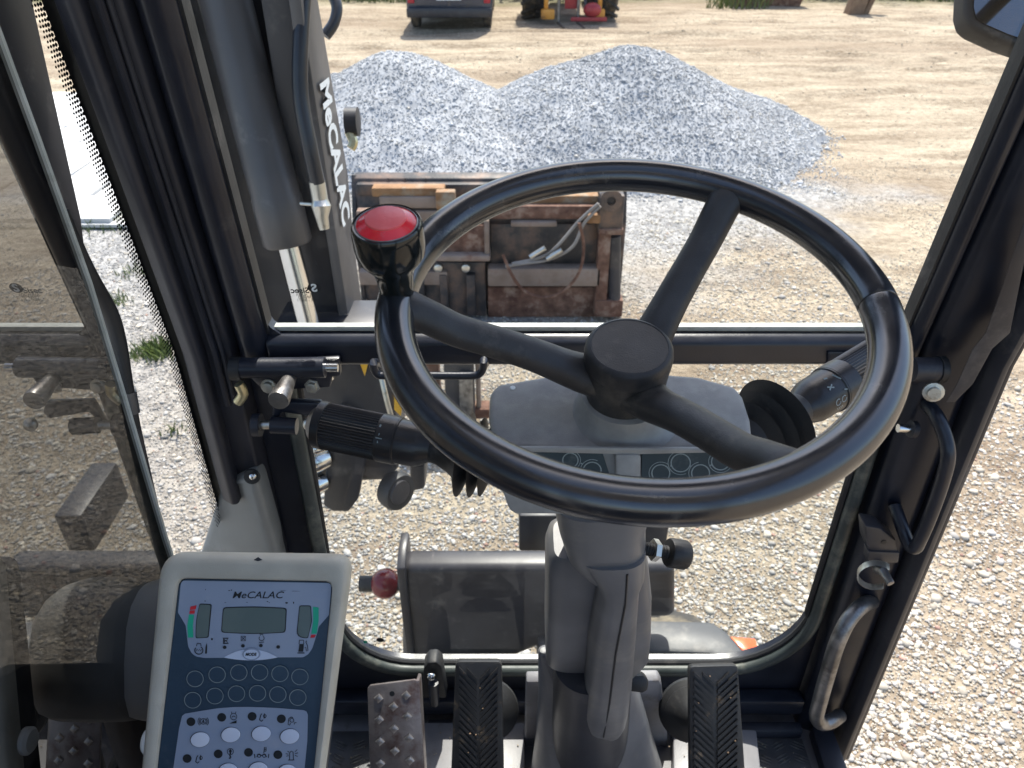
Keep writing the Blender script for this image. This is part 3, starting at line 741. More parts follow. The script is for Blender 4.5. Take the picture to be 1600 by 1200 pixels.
cd = (cb - ca).normalized(); ln = (cb - ca).length
cy = build('cylinder_barrel', MB().lathe(ca - cd * .8, cd, [(0, .052), (.8 + ln - .11, .0535), (.8 + ln - .105, .0555), (.8 + ln - .005, .0555), (.8 + ln + .003, .05), (.8 + ln + .003, .028)], 40), 'cylinder_grey', bo)
build('cylinder_rod', MB().lathe(cb - cd * .02, cd, [(0, .026), (.285, .026), (.29, .034), (.36, .034)], 28), 'chrome', bo)
build('hose', MB().tube([at(478, -60, D=1.5), at(470, 60, D=1.52), at(470, 150, D=1.55), at(484, 230, D=1.58), at(496, 285, D=1.62)], .016, 12, 6), 'hose_black', bo)
build('hose_fitting', MB().tube([at(495, 283, D=1.62), at(500, 312, D=1.64), at(502, 322, D=1.64), at(503, 340, D=1.65), at(507, 358, D=1.66)], [.017, .017, .021, .014, .011], 12), 'zinc', bo)
build('feed_pipe', MB().tube([at(470, 318, D=1.66), at(498, 320, D=1.64)], .004, 8), 'zinc', bo)
build('hose', MB().tube([at(512, -20, D=1.9), at(526, 8, D=1.9), at(522, 35, D=1.9), at(508, 56, D=1.9)], .014, 10, 6), 'hose_black', bo)
build('pin_boss', MB().lathe(at(541, 190, X=-.41), (1, 0, 0), [(0, .035), (.03, .035), (.032, .02)], 18), 'machine_dark', bo)
build('grease_pipe', MB().tube([at(545, 205, D=1.9), at(552, 222, D=1.9), at(548, 232, D=1.9)], .012, 8, 3), 'brass', bo)
# lettering down the side plate, read from top to bottom
la, lb_ = at(503, 112, X=-.40), at(541, 350, X=-.40)
ld = Vector((0, (lb_ - la).y, (lb_ - la).z)); L_ = ld.length
text('MeCALAC', .12, (la + lb_) / 2, ld, Vector((1, 0, 0)).cross(ld), 'white_letter', bo, shear=.3, bold=.0045, width=L_ * .98, lift=.0012)
# boom foot
ft = [(-.30, 1.80), (-.29, 1.75), (-.30, 1.45), (-.31, 1.36), (-.34, 1.32), (-.52, 1.31), (-.56, 1.35), (-.575, 1.6), (-.58, 1.80)]
build('boom_foot', MB().prism([(a, 1.62, z) for a, z in ft], (0, .16, 0)), 'machine_grey', bo, .015)
build('foot_lug', MB().prism([at(px, py, Y=1.585) for px, py in ((520, 800), (505, 790), (512, 690), (530, 640), (560, 650), (575, 700), (560, 780), (545, 800))], (0, .035, 0)), 'machine_dark', bo, .006)
build('foot_lug', MB().lathe(at(622, 768, Y=1.60), (.75, -.6, .1), [(-.03, .05), (.0, .055), (.012, .05), (.013, .035), (.004, .034)], 28), 'rubber_black', bo)
build('pin_head', MB().lathe(at(622, 768, Y=1.59), (.75, -.6, .1), [(0, .034), (.012, .034), (.014, .02)], 24), 'machine_grey', bo)
for px, py, r in ((486, 722, .032), (484, 760, .028), (490, 700, .02)):
    build('pin', MB().lathe(at(px, py, Y=1.56), (-.6, -.7, .2), [(-.04, r), (.0, r), (.01, r * .8), (.012, r * .5), (.03, r * .5), (.032, .004)], 20), 'chrome', bo)
for pts in ([(558, 556), (578, 556), (570, 588)], [(616, 610), (632, 618), (626, 650), (616, 640)]):
    build('warning_sticker', MB().prism([at(px, py, Y=1.612) for px, py in pts], (0, .002, 0)), 'warning_yellow', bo)
build('grease_pipe', MB().tube([at(596, 590, Y=1.58), at(604, 625, Y=1.56), at(614, 665, Y=1.57), at(612, 700, Y=1.6)], .007, 8, 4), 'zinc', bo)
build('side_housing', MB().prism([at(px, py, Y=1.72) for px, py in ((640, 700), (664, 705), (664, 765), (640, 770))], (0, .1, 0)), 'machine_dark', bo, .01)

# ---- chassis front with tool box and mudguard
ch = thing('front_chassis', 'dark grey chassis box outside the lower window', 'chassis', (.1, 1.6, 0))
def boxpx(name, pts, D, depthvec, m, bev):
    return build(name, MB().prism([at(px, py, D=D) for px, py in pts], depthvec), m, ch, bev)
A = [(628, 888), (1056, 888), (1056, 960), (1050, 968), (960, 968), (880, 1010), (845, 1012), (800, 1030), (775, 1046), (760, 1200), (628, 1200)]
pl = [at(px, py, D=1.95) for px, py in A]
yf = at(800, 888, D=1.95).y
pl = [at(px, py, Y=yf) for px, py in A]
build('box_body', MB().prism(pl, (0, .075, .0)), 'machine_grey', ch, .022, 3)
q = at(628, 888, Y=yf)
build('end_flange', MB().prism([(q.x - .012, yf - .012, q.z + .01), (q.x - .012, yf - .012, q.z - .55), (q.x - .012, yf + .10, q.z - .55), (q.x - .012, yf + .10, q.z + .03), (q.x - .012, yf + .04, q.z + .03)], (.022, 0, 0)), 'machine_grey', ch, .005)
rc = at(602, 912, Y=yf + .1)
build('red_cap', MB().sphere(rc, .042), 'cap_red', ch)
build('cap_plug', MB().lathe(rc - Vector((.035, 0, 0)), (-1, 0, 0), [(0, .022), (.035, .022), (.036, .01)], 16), 'rubber_black', ch)
build('cap_mount', MB().tube([rc, rc + Vector((.06, 0, 0))], .02, 12), 'machine_dark', ch)
o = slab(811, 806, 872, 862, yf + .30, .25, 'black_block', 'machine_dark', ch, .008)
slab(1005, 806, 1040, 862, yf + .30, .25, 'black_block', 'machine_dark', ch, .008)
build('bolt', MB().lathe(at(870, 832, Y=yf + .29), (0, -1, 0), [(0, .01), (.012, .01)], 8), 'zinc', ch)
mz = at(1080, 1000, D=2.1).z
def mg(px, py, dz=0): return at(px, py, Z=mz + dz)
top = [(930, 966), (1112, 970), (1135, 985), (1182, 1038), (1180, 1049), (1165, 1050), (1112, 1020), (930, 1014)]
build('mudguard_rim', MB().prism([mg(px, py) for px, py in top], (0, 0, -.05)), 'mudguard_grey', ch, .012)
build('mudguard', MB().prism([mg(px, py, -.012) for px, py in ((930, 1010), (1112, 1018), (1150, 1046), (1120, 1120), (930, 1120))], (0, 0, -.05)), 'mudguard_grey', ch, .01)
build('side_marker', MB().prism([mg(px, py, -.02) for px, py in ((1140, 994), (1180, 997), (1184, 1010), (1182, 1022), (1165, 1022))], (0, 0, -.04)), 'lens_orange', ch, .004)
w = mg(1060, 1060)
disc_wheel(ch, (w.x, w.y + .02, .48), .47, .34, (1, 0, 0), 0)
build('frame_beam', MB().box((-.25, .95, .6), (.42, yf - .03, .93)), 'machine_dark', ch, .02)
slab(840, 1008, 880, 1050, yf - .03, .12, 'hinge_lug', 'machine_dark', ch, .01)

# ---- wing mirror
mi = thing('wing_mirror', 'black wing mirror at the top of the right pillar', 'mirror', at(1560, 40, D=1.12))
mo = [(1512, -60), (1509, 15), (1514, 36), (1528, 46), (1572, 66), (1640, 90), (1700, 60), (1700, -60), (1650, -90), (1540, -90)]
build('housing', MB().prism([at(px, py, D=1.12) for px, py in mo], -EZ * .04), 'rubber_black', mi, .01, 3)
cx_, cy_ = 1600, -5
build('mirror_glass', MB().prism([at(cx_ + (px - cx_) * .86, cy_ + (py - cy_) * .82, D=1.117) for px, py in mo], -EZ * .005), 'mirror_glass', mi)
build('arm', MB().tube([at(1640, -60, D=1.15), at(1690, -120, D=1.1), at(1720, -100, D=.95)], .012, 10), 'frame_black', mi)

# ================================================================== THE CAB
cab = thing('excavator_cab', 'black cab frame with pillars, windscreens and steel floor around the driver', 'cab', (.1, .4, 1.33))
Y0 = .90
def lean(z): return Y0 - .145 * max(0, z - 2.18)
ZS = [1.30, 2.18, 2.5, 2.85, 3.2]
def pillar(name, prof, m, zs=ZS, bev=.004, par=cab):
    return build(name, MB().loft([[(a, lean(z) + d, z) for a, d in prof] for z in zs]), m, par, bev, 2, 20)
# left pillar group
pillar('left_pillar', [(-.425, .03), (-.425, -.012), (-.405, -.030), (-.372, -.026), (-.366, .0), (-.366, .03)], 'trim_black')
pillar('pillar_trim', [(-.444, .010), (-.440, -.018), (-.428, -.040), (-.411, -.052), (-.402, -.048), (-.402, -.020), (-.428, -.006)], 'trim_black', [1.93, 2.18, 2.5, 2.85, 3.2])
build('trim_bead', MB().tube([(-.388, lean(z) - .036, z) for z in (2.1, 2.18, 2.5, 2.85, 3.2)], .0045, 8), 'frame_black', cab)
build('trim_bead', MB().tube([(-.380, lean(z) - .033, z) for z in (2.1, 2.18, 2.5, 2.85, 3.2)], .003, 8), 'trim_black', cab)
# right pillar
pillar('right_pillar', [(.545, .03), (.545, -.022), (.556, -.032), (.60, -.045), (.612, -.040), (.612, .03)], 'frame_black')
pillar('door_jamb', [(.613, .02), (.613, -.06), (.622, -.075), (.634, -.07), (.634, .02)], 'trim_black')
pillar('jamb_edge', [(.635, -.02), (.635, -.066), (.641, -.066), (.641, -.02)], 'machine_grey', bev=.001)
# bent sheet flange on the right jamb
build('jamb_flange', MB().loft([[at(a, y_, Y=Y0 - .085 + k), at(b, y_, Y=Y0 - .085 + k), at(b, y_, Y=Y0 - .080 + k), at(a, y_, Y=Y0 - .080 + k)] for a, b, y_, k in ((1606, 1625, 330, -.03), (1578, 1600, 410, -.02), (1565, 1592, 450, -.01), (1540, 1578, 520, 0), (1520, 1550, 545, 0), (1495, 1520, 600, 0), (1478, 1492, 628, 0))]), 'trim_black', cab, .001)
# upper windscreen (hinged) with its tubular frame
uw = build('upper_windscreen_frame', MB().loft([[(a, lean(z) + d, z) for a, d in ((-.3655, .018), (-.3655, -.014), (-.354, -.027), (-.336, -.027), (-.324, -.016), (-.324, .018))] for z in (2.150, 2.18, 2.5, 2.85, 3.2)]), 'frame_black', cab, .004, 2, 20)
build('frame_side', MB().loft([[(a, lean(z) + d, z) for a, d in ((.522, .018), (.522, -.016), (.530, -.026), (.540, -.026), (.5445, -.014), (.5445, .018))] for z in (2.150, 2.18, 2.5, 2.85, 3.2)]), 'frame_black', uw, .003, 2, 20)
build('frame_bar', MB().prism([(-.326, Y0 + a, b) for a, b in ((-.024, 2.160), (-.014, 2.151), (.018, 2.151), (.018, 2.196), (-.012, 2.198), (-.024, 2.190))], (.85, 0, 0)), 'frame_black', uw, .005, 3)
build('seal_strip', MB().box((-.322, Y0 - .006, 2.199), (.521, Y0 + .006, 2.2055)), 'seal_pale', uw, .001)
for xx in (-.3235, .5205):
    build('seal_strip', MB().loft([[(xx - .0025, lean(z) - .012, z), (xx + .0035, lean(z) - .012, z), (xx + .0035, lean(z) + .01, z), (xx - .0025, lean(z) + .01, z)] for z in (2.20, 2.5, 2.85, 3.2)]), 'rubber_black', uw)
build('windscreen_glass', MB().loft([[(-.322, lean(z) + .002, z), (.522, lean(z) + .002, z)] for z in (2.202, 2.5, 2.85, 3.18)], False, False), 'glass_clear', uw)
# corner fillet
build('frame_corner', MB().prism([(-.326, Y0 - .012, 2.196), (-.326, Y0 - .013, 2.225), (-.318, Y0 - .012, 2.208), (-.306, Y0 - .012, 2.197)], (0, .02, 0)), 'frame_black', uw)
# handle on the bar
def barpx(pts, Y): return [at(px, py, Y=Y) for px, py in pts]
hp = [Vector((at(590, 555, Y=.86).x, .885, 2.153))] + barpx([(584, 566), (585, 578), (592, 586), (606, 587), (670, 587), (735, 587), (749, 584), (755, 575), (756, 563)], .845) + [Vector((at(757, 553, Y=.86).x, .885, 2.153))]
build('pull_handle', MB().tube(hp, .0052, 12, 3), 'frame_black', uw)
# maker's stamp on the windscreen (seen from inside: mirrored)
gd = Vector((-1, 0, 0)); gu = Vector((0, -.145, 1)).normalized()
def stamp(px, py, s, par, Yoff, m='ink'):
    c = at(px, py, plane=(Vector((0, Y0 - .004, 2.18)), Vector((0, 1, .145)).normalized()))
    mb = MB(); ring = [c + gd * (math.cos(a) * .0085) * s + gu * (math.sin(a) * .0075) * s for a in [2 * math.pi * k / 28 for k in range(28)]]
    mb.poly(ring); build('stamp_disc', mb, m, par)
    text('S', .016 * s, c - Vector((0, .0008, 0)), gd, gu, 'white_letter', par, bold=.0006)
    text('Sisec', .012 * s, c - gd * (-.019 * s) - gu * .004 * s, gd, gu, m, par, bold=.0003)
    for i, (t, w) in enumerate((('COL. AUREA', .026), ('TEMPERED', .022), ('43R - 00011', .026))):
        text(t, .0058 * s, c + gd * .012 * s - gu * (.0105 + i * .0042) * s, gd, gu, m, par, width=w * s)
stamp(491, 450, 1.0, uw, 0)
# lower front wall with the rounded lower window
arc = lambda cx, cz, r, a0, a1, n=9: [(cx + r * math.cos(rad(a0 + (a1 - a0) * k / n)), cz + r * math.sin(rad(a0 + (a1 - a0) * k / n))) for k in range(n + 1)]
XL, XR, ZW = -.312, .528, 1.484
rL, rR = .13, .15
curve = [(XR, 2.15)] + arc(XR - rR, ZW + rR, rR, 0, -90) + arc(XL + rL, ZW + rL, rL, -90, -180) + [(XL, 2.15)]
outer = [(XL - .053, 2.15), (XL - .053, 1.33), (XR + .016, 1.33), (XR + .016, 2.15)]
build('lower_wall', MB().prism([(a, Y0 + .002, z) for a, z in curve + outer], (0, .03, 0)), 'frame_black', cab, 0)
lw = build('lower_window_seal', MB().tube([(a, Y0 - .004, z) for a, z in curve], .011, 10, 0), 'seal_green', cab)
build('seal_lip', MB().tube([(a + (.012 if a < 0 else -.012) * (1 if z > 1.62 else .4), Y0 + .006, z + (.010 if z < 1.62 else 0)) for a, z in curve], .006, 8, 0), 'rubber_black', lw)
build('window_glass', MB().prism([(a, Y0 + .012, z) for a, z in curve], (0, .001, 0)), 'glass_clear', lw)
build('sill_bar', MB().box((-.36, Y0 - .030, 1.385), (.545, Y0 + .001, 1.425)), 'frame_black', cab, .006)
# small stamp on the lower pane
c = at(594, 1000, Y=Y0 + .008)
mb = MB(); mb.poly([c + Vector((math.cos(a) * .007, 0, math.sin(a) * .006)) for a in [2 * math.pi * k / 20 for k in range(20)]]); build('stamp_disc', mb, 'ink', lw)
c = at(571, 1003, Y=Y0 + .008); mb = MB(); mb.poly([c + Vector((math.cos(a) * .004, 0, math.sin(a) * .004)) for a in [2 * math.pi * k / 16 for k in range(16)]]); build('stamp_dot', mb, 'green_bar', lw)
text('Sisec', .007, at(582, 1008, Y=Y0 + .008), gd, (0, 0, 1), 'ink', lw)
# left side: fixed pane with dotted edge, sliding tinted pane
XS_ = -.447
build('side_glass', (lambda m_: (m_.poly([(XS_ - .008, .15, 1.33), (XS_ - .008, lean(1.33) + .0, 1.33), (XS_ - .008, lean(2.18), 2.18), (XS_ - .008, lean(3.2), 3.2), (XS_ - .008, .15, 3.2)]), m_)[1])(MB()), 'glass_edge', cab)
fr = MB()
def frit_y(z): return lean(z) - .022 - .02 * max(0, (z - 2.0)) * .2
for i in range(215):
    z = 1.88 + i * .0046
    for j in range(4):
        yy = frit_y(z) - .004 - j * .0050 - (.0025 if i % 2 else 0); s = .0027 - .0003 * j
        fr.poly([(XS_, yy - s * 1.1, z), (XS_, yy - s * .3, z - s * .8), (XS_, yy + s * .7, z - s * .6), (XS_, yy + s * 1.1, z), (XS_, yy + s * .3, z + s * .8), (XS_, yy - s * .7, z + s * .6)])
build('frit_dots', fr, 'ink', cab, kind='stuff')
build('frit_band', MB().loft([[(XS_, frit_y(z) - .003, z), (XS_, frit_y(z) + .04, z)] for z in (1.88, 2.18, 2.5, 2.86)], False, False), 'ink', cab)
PX = -.44
def pe(z): return .705 + .02 * math.exp(-((z - 2.35) / .25) ** 2)
pz = [1.33, 1.7, 2.0, 2.2, 2.35, 2.5, 2.7, 3.1]
sw = build('sliding_pane', MB().loft([[(PX, pe(z), z), (PX, -.35, z)] for z in pz], False, False), 'glass_side', cab)
build('pane_edge', MB().loft([[(PX - .003, pe(z) - .001, z), (PX + .003, pe(z) - .001, z), (PX + .003, pe(z) + .0035, z), (PX - .003, pe(z) + .0035, z)] for z in pz]), 'seal_pale', sw)
dp = [at(px, py, X=-.475) for px, py in ((30, -60), (92, 180), (128, 370))]
build('door_post', MB().loft([[at(a, y_, X=-.475), at(b, y_, X=-.475), at(b, y_, X=-.475) + Vector((-.03, .01, 0)), at(a, y_, X=-.475) + Vector((-.03, .01, 0))] for a, b, y_ in ((-60, 40, -60), (-30, 52, 0), (18, 92, 180), (88, 128, 340), (118, 138, 420))]), 'machine_grey', cab, .004)
build('door_seal', MB().tube([at(px, py, X=-.462) for px, py in ((98, 330), (135, 420), (172, 490), (186, 540), (196, 600), (208, 668))], [.006, .0085, .0095, .0095, .009, .009], 10, 4), 'rubber_black', cab)
build('seal_tape', MB().tube([at(px, py, X=-.462) for px, py in ((199, 612), (205, 645))], .0105, 10), 'tread_plate', cab)
build('door_seal', MB().tube([at(px, py, X=-.462) for px, py in ((208, 668), (232, 770), (256, 870), (300, 1050))], [.009, .0085, .0085, .0085], 10, 3), 'trim_black', cab)
# floor
build('floor_plate', MB().box((-.435, -.2, 1.325), (.60, Y0 + .0, 1.345)), 'floor_grey', cab, .003)
def tread(x0, x1, y0, y1):
    o = build('tread_plate', MB().box((x0, y0, 1.3455), (x1, y1, 1.351)), 'tread_plate', cab, .001)
    mb = MB(); k = 0
    yy = y0 + .02
    while yy < y1 - .01:
        xx = x0 + .02
        while xx < x1 - .01:
            d = Vector((1, .5, 0)).normalized() if (k % 2) else Vector((1, -.5, 0)).normalized()
            e = Vector((-d.y, d.x, 0))
            for j in (-1, 0, 1):
                c = Vector((xx, yy, 1.352)) + e * j * .0058
                mb.loft([[c - d * .014, c - e * .0018, c + d * .014, c + e * .0018], [c - d * .010 + Vector((0, 0, .0016)), c - e * .0006 + Vector((0, 0, .0016)), c + d * .010 + Vector((0, 0, .0016)), c + e * .0006 + Vector((0, 0, .0016))]])
            xx += .034; k += 1
        yy += .026; k += 1
    build('tread_bars', mb, 'worn_steel', o, kind='stuff')
tread(-.34, -.17, .55, .86); tread(.375, .545, .55, .845)
build('floor_rail', MB().box((.33, .846, 1.346), (.545, .868, 1.372)), 'trim_black', cab, .006)
# kick panels behind the pedals
slab_y = .80
build('kick_panel', MB().prism([at(px, py, Z=1.38) for px, py in ((662, 1128), (820, 1128), (820, 1290), (655, 1290))], (0, 0, -.03)), 'floor_grey', cab, .004)
build('kick_panel', MB().prism([at(px, py, Z=1.38) for px, py in ((1052, 1132), (1182, 1140), (1200, 1300), (1052, 1300))], (0, 0, -.03)), 'floor_grey', cab, .004)
# sill corner right
build('door_sill', MB().prism([(.545, .45, 1.346), (.60, .45, 1.346), (.60, .855, 1.346), (.56, .855, 1.346)], (0, 0, .03)), 'trim_black', cab, .006)
# unseen roof, its front lengthened to shade wheel and dash; headliner, rear wall
for lo, hi in (((-.60, -.75, 3.22), (.80, -.02, 3.30)), ((-.60, .66, 3.22), (.80, 1.22, 3.30)), ((-.60, -.02, 3.22), (-.30, .66, 3.30)), ((.46, -.02, 3.22), (.80, .66, 3.30))):
    build('roof', MB().box(lo, hi), 'machine_grey', cab)
for lo, hi in (((-.50, -.70, 3.17), (.66, -.03, 3.215)), ((-.50, .67, 3.17), (.66, .79, 3.215)), ((-.50, -.03, 3.17), (-.31, .67, 3.215)), ((.47, -.03, 3.17), (.66, .67, 3.215))):
    build('headliner', MB().box(lo, hi), 'headliner', cab)
build('added_roof_glass', (lambda m_: (m_.poly([(-.31, -.03, 3.24), (.47, -.03, 3.24), (.47, .67, 3.24), (-.31, .67, 3.24)]), m_)[1])(MB()), 'glass_clear', cab)  # unseen glazed opening, added to let sky light the cab from above
build('lower_side_panel', MB().prism([(-.452, -.6, 1.33), (-.452, .80, 1.33), (-.452, .80, 1.66), (-.452, .64, 1.85), (-.452, .55, 1.967), (-.452, .456, 2.09), (-.452, .40, 2.13), (-.452, -.6, 2.13)], (-.02, 0, 0)), 'trim_black', cab, .004)
build('rear_wall', MB().box((-.46, -.74, 1.33), (.64, -.68, 2.25)), 'trim_black', cab, .02)
build('rear_pillar', MB().box((-.46, -.74, 2.2), (-.38, -.66, 3.2)), 'trim_black', cab, .01)
build('rear_pillar', MB().box((.56, -.74, 2.2), (.64, -.66, 3.2)), 'trim_black', cab, .01)

# window latch on the left (> tube, pin, knob, bracket, bolts)
def lat(px, py, Y=.845): return at(px, py, Y=Y)
la_ = build('window_latch', MB().tube([lat(366, 575), lat(372, 575), lat(508, 574)], [.0145, .0135, .0135], 24), 'frame_black', cab)
build('latch_collar', MB().tube([lat(362, 576), lat(378, 576)], .0155, 24), 'rubber_black', la_)
build('latch_pin', MB().tube([lat(505, 574), lat(528, 574)], .0058, 16), 'chrome', la_)
build('latch_bracket', MB().prism([at(px, py, Y=.862) for px, py in ((408, 566), (530, 560), (532, 588), (518, 590), (516, 606), (412, 612), (390, 590))], (0, .012, 0)), 'frame_black', la_, .003)
for px in (420, 488):
    build('bolt', MB().lathe(at(px, 603, Y=.861), (0, -1, .15), [(0, .0105), (.002, .0105), (.0022, .0075), (.008, .007), (.0085, .004)], 6 if px > 450 else 12), 'zinc', la_)
build('latch_knob', MB().lathe(at(457, 582, Y=.85), at(437, 622, Y=.79) - at(457, 582, Y=.85), [(0, .006), (.003, .0075), (.062, .0135), (.066, .0125), (.067, .004)], 24), 'worn_steel', la_)
build('hinge_spring', MB().tube([at(373, 600, Y=.84), at(380, 615, Y=.84), at(372, 628, Y=.84)], .007, 10, 3), 'brass', la_)
ar = build('stay_arm', MB().prism([at(px, py, Y=.845) for px, py in ((425, 628), (500, 630), (512, 645), (508, 655), (440, 645), (425, 672))], (0, .012, 0)), 'frame_black', cab, .003)
build('stay_pivot', MB().tube([at(424, 664, Y=.835), at(464, 666, Y=.835)], .0115, 18), 'frame_black', ar)
build('stay_pin', MB().tube([at(404, 664, Y=.842), at(428, 664, Y=.838)], .006, 12), 'zinc', ar)
build('stay_bush', MB().tube([at(396, 664, Y=.845), at(408, 664, Y=.845)], .016, 16), 'trim_black', ar)
build('ball_end', MB().sphere(at(484, 663, Y=.80), .009), 'zinc', ar)
build('trim_screw', MB().sphere(at(395, 744, Y=.845), .0055), 'chrome', cab)
build('screw_washer', MB().lathe(at(394, 744, Y=.853), (0, -1, .3), [(0, .012), (.004, .011)], 16), 'rubber_black', cab)
# hinge on the right
hg = build('window_hinge', MB().tube([at(1425, 577, Y=.84), at(1466, 577, Y=.84)], .0155, 24), 'trim_black', cab)
build('hinge_collar', MB().tube([at(1464, 577, Y=.84), at(1474, 577, Y=.84)], .0175, 24), 'rubber_black', hg)
build('hinge_pin', MB().tube([at(1318, 572, Y=.86), at(1360, 572, Y=.86)], .0105, 20), 'trim_black', hg)
build('hinge_bracket', MB().prism([at(px, py, Y=.872) for px, py in ((1293, 550), (1430, 550), (1440, 600), (1400, 605), (1330, 584), (1294, 590))], (0, .012, 0)), 'frame_black', hg, .003)
build('bolt', MB().lathe(at(1458, 612, Y=.82), (-.3, -1, .2), [(0, .013), (.003, .013), (.0035, .008), (.009, .008)], 16), 'zinc', hg)
build('hinge_pin', MB().tube([at(1403, 669, Y=.85), at(1424, 670, Y=.85)], .006, 12), 'chrome', hg)
build('hinge_collar', MB().tube([at(1422, 670, Y=.85), at(1430, 671, Y=.85)], .012, 16), 'trim_black', hg)
# grab handles on the right pillar
build('grab_handle', MB().tube([at(1448, 632, Y=.86), at(1462, 648, Y=.835), at(1476, 680, Y=.815), at(1481, 715, Y=.80), at(1470, 760, Y=.80), at(1452, 810, Y=.80), at(1438, 842, Y=.80), at(1430, 856, Y=.805), at(1420, 850, Y=.815), at(1410, 825, Y=.83), at(1398, 790, Y=.86)], .0095, 16, 5), 'frame_black', cab)
build('grab_handle', MB().tube([at(1362, 940, Y=.86), at(1345, 948, Y=.835), at(1325, 970, Y=.815), at(1308, 1005, Y=.80), at(1294, 1050, Y=.80), at(1280, 1100, Y=.80), at(1276, 1120, Y=.80), at(1284, 1130, Y=.805), at(1300, 1126, Y=.815), at(1312, 1118, Y=.84)], .0125, 16, 5), 'worn_steel', cab)
# door catch
dc = build('door_catch', MB().prism([at(px, py, Y=.825) for px, py in ((1352, 822), (1376, 826), (1400, 845), (1404, 868), (1360, 866), (1354, 850))], (0, .03, 0)), 'machine_grey', cab, .003)
build('catch_lip', MB().prism([at(px, py, Y=.822) for px, py in ((1357, 862), (1406, 864), (1404, 880), (1356, 880))], (0, .02, 0)), 'machine_grey', dc, .002)
build('catch_hole', MB().lathe(at(1381, 847, Y=.8245), (0, -1, 0), [(0, .004), (.0006, .004)], 14), 'ink', dc)
rg = [(1368 + 27 * math.cos(a), 898 - 19 * math.sin(a)) for a in [rad(40 + 255 * k / 22) for k in range(23)]]
build('catch_strap', MB().loft([[at(px, py - 4, Y=.800), at(px, py + 5, Y=.786), at(px + (px - 1368) * .08, py + 5, Y=.787), at(px + (px - 1368) * .08, py - 4, Y=.801)] for px, py in rg]), 'zinc', dc)
build('catch_pin', MB().tube([at(1372, 890, Y=.83), at(1380, 893, Y=.81), at(1392, 912, Y=.79)], [.008, .007, .0055], 14), 'worn_steel', dc)
# corner cover lower left
cv = [(312, 868), (348, 752), (352, 746), (394, 746), (404, 765), (428, 850), (432, 875)]
pc = [at(px, py, Y=.845 + .03 * (k in (0, 1, 2))) for k, (px, py) in enumerate(cv)]
pc_low = [at(300, 930, Y=.87), at(446, 930, Y=.845)]
build('corner_cover', MB().prism(pc + pc_low[::-1], (0, .05, 0)), 'cover_olive', cab, .01, 3)

# ================================================================== STEERING
WC = Vector((.0955, .5324, H - .2739)); WN = Vector((-.0121, -.2269, .9739)).normalized()
WR, Wr = .1858, .0151
WU = Vector((0, 1, 0)).cross(WN).normalized(); WV = WN.cross(WU)
def wp(a, r, h): return WC + (WU * math.cos(a) + WV * math.sin(a)) * r + WN * h
def wang(px, py):
    p = at(px, py, plane=(WC, WN)) - WC; return math.atan2(p.dot(WV), p.dot(WU))
wh = thing('steering_wheel', 'black three spoke steering wheel with a red topped spinner knob', 'steering wheel', WC - WN * .12)
loops = []; a_seam = wang(1380, 478)
na = 144
mb = MB(); L0 = []
for k in range(na):
    a = a_seam + 2 * math.pi * k / na
    rr = Wr
    L0.append([wp(a, WR + rr * math.cos(b), rr * math.sin(b) * 1.0) for b in [2 * math.pi * j / 28 for j in range(28)]])
for da, f in ((-.006, 1.0), (-.003, .985), (-.0012, .93), (.0012, .93), (.003, .985), (.006, 1.0)):
    a = a_seam + da
    (L0.insert if False else (lambda *z: None))
seam = []
for da, f in ((-.010, 1.0), (-.004, .99), (-.0016, .93), (.0016, .93), (.004, .99), (.010, 1.0)):
    a = a_seam + da; rr = Wr * f
    seam.append([wp(a, WR + rr * math.cos(b), rr * math.sin(b)) for b in [2 * math.pi * j / 28 for j in range(28)]])
allL = seam + L0[1:] + [seam[0]]
Lv = [[mb.bm.verts.new(p) for p in lp] for lp in allL[:-1]]
for i in range(len(Lv)):
    A_, B_ = Lv[i], Lv[(i + 1) % len(Lv)]
    for j in range(28): mb.bm.faces.new((A_[j], A_[(j + 1) % 28], B_[(j + 1) % 28], B_[j]))
build('rim', mb, 'rim_black', wh)
for (px, py) in ((636, 478), (1140, 303), (1232, 733)):
    a = wang(px, py)
    pts = [wp(a, .012, -.082), wp(a, .040, -.075), wp(a, .080, -.053), wp(a, .115, -.037), wp(a, .140, -.026), wp(a, .158, -.014), wp(a, .174, -.004), wp(a, WR, 0)]
    rs = [.019, .0175, .0155, .0148, .0150, .0155, .0158, .0132]
    tng = -WU * math.sin(a) + WV * math.cos(a)
    # smooth the centre line, oval section
    P, Q = [], []
    for i in range(len(pts) - 1):
        p0, p1, p2, p3 = pts[max(0, i - 1)], pts[i], pts[i + 1], pts[min(len(pts) - 1, i + 2)]
        for k in range(4):
            t = k / 4; P.append(.5 * ((2 * p1) + (p2 - p0) * t + (2 * p0 - 5 * p1 + 4 * p2 - p3) * t * t + (3 * p1 - p0 - 3 * p2 + p3) * t ** 3)); Q.append(rs[i] * (1 - t) + rs[i + 1] * t)
    lo = []
    for i in range(len(P)):
        t = (P[min(i + 1, len(P) - 1)] - P[max(i - 1, 0)]).normalized(); v = t.cross(tng).normalized()
        fl = 1 + 1.1 * max(0, (i / len(P) - .80) / .2) ** 2 + .5 * max(0, (.25 - i / len(P)) / .25) ** 2
        lo.append([P[i] + tng * math.cos(b) * Q[i] * fl * 1.0 + v * math.sin(b) * Q[i] * .82 for b in [2 * math.pi * j / 20 for j in range(20)]])
    build('spoke', MB().loft(lo), 'spoke_black', wh)
hb = build('hub', MB().lathe(WC - WN * .128, WN, [(0, .022), (.002, .0265), (.012, .030), (.030, .033), (.045, .0345), (.060, .0355), (.066, .0345), (.067, .02)], 48), 'spoke_black', wh)
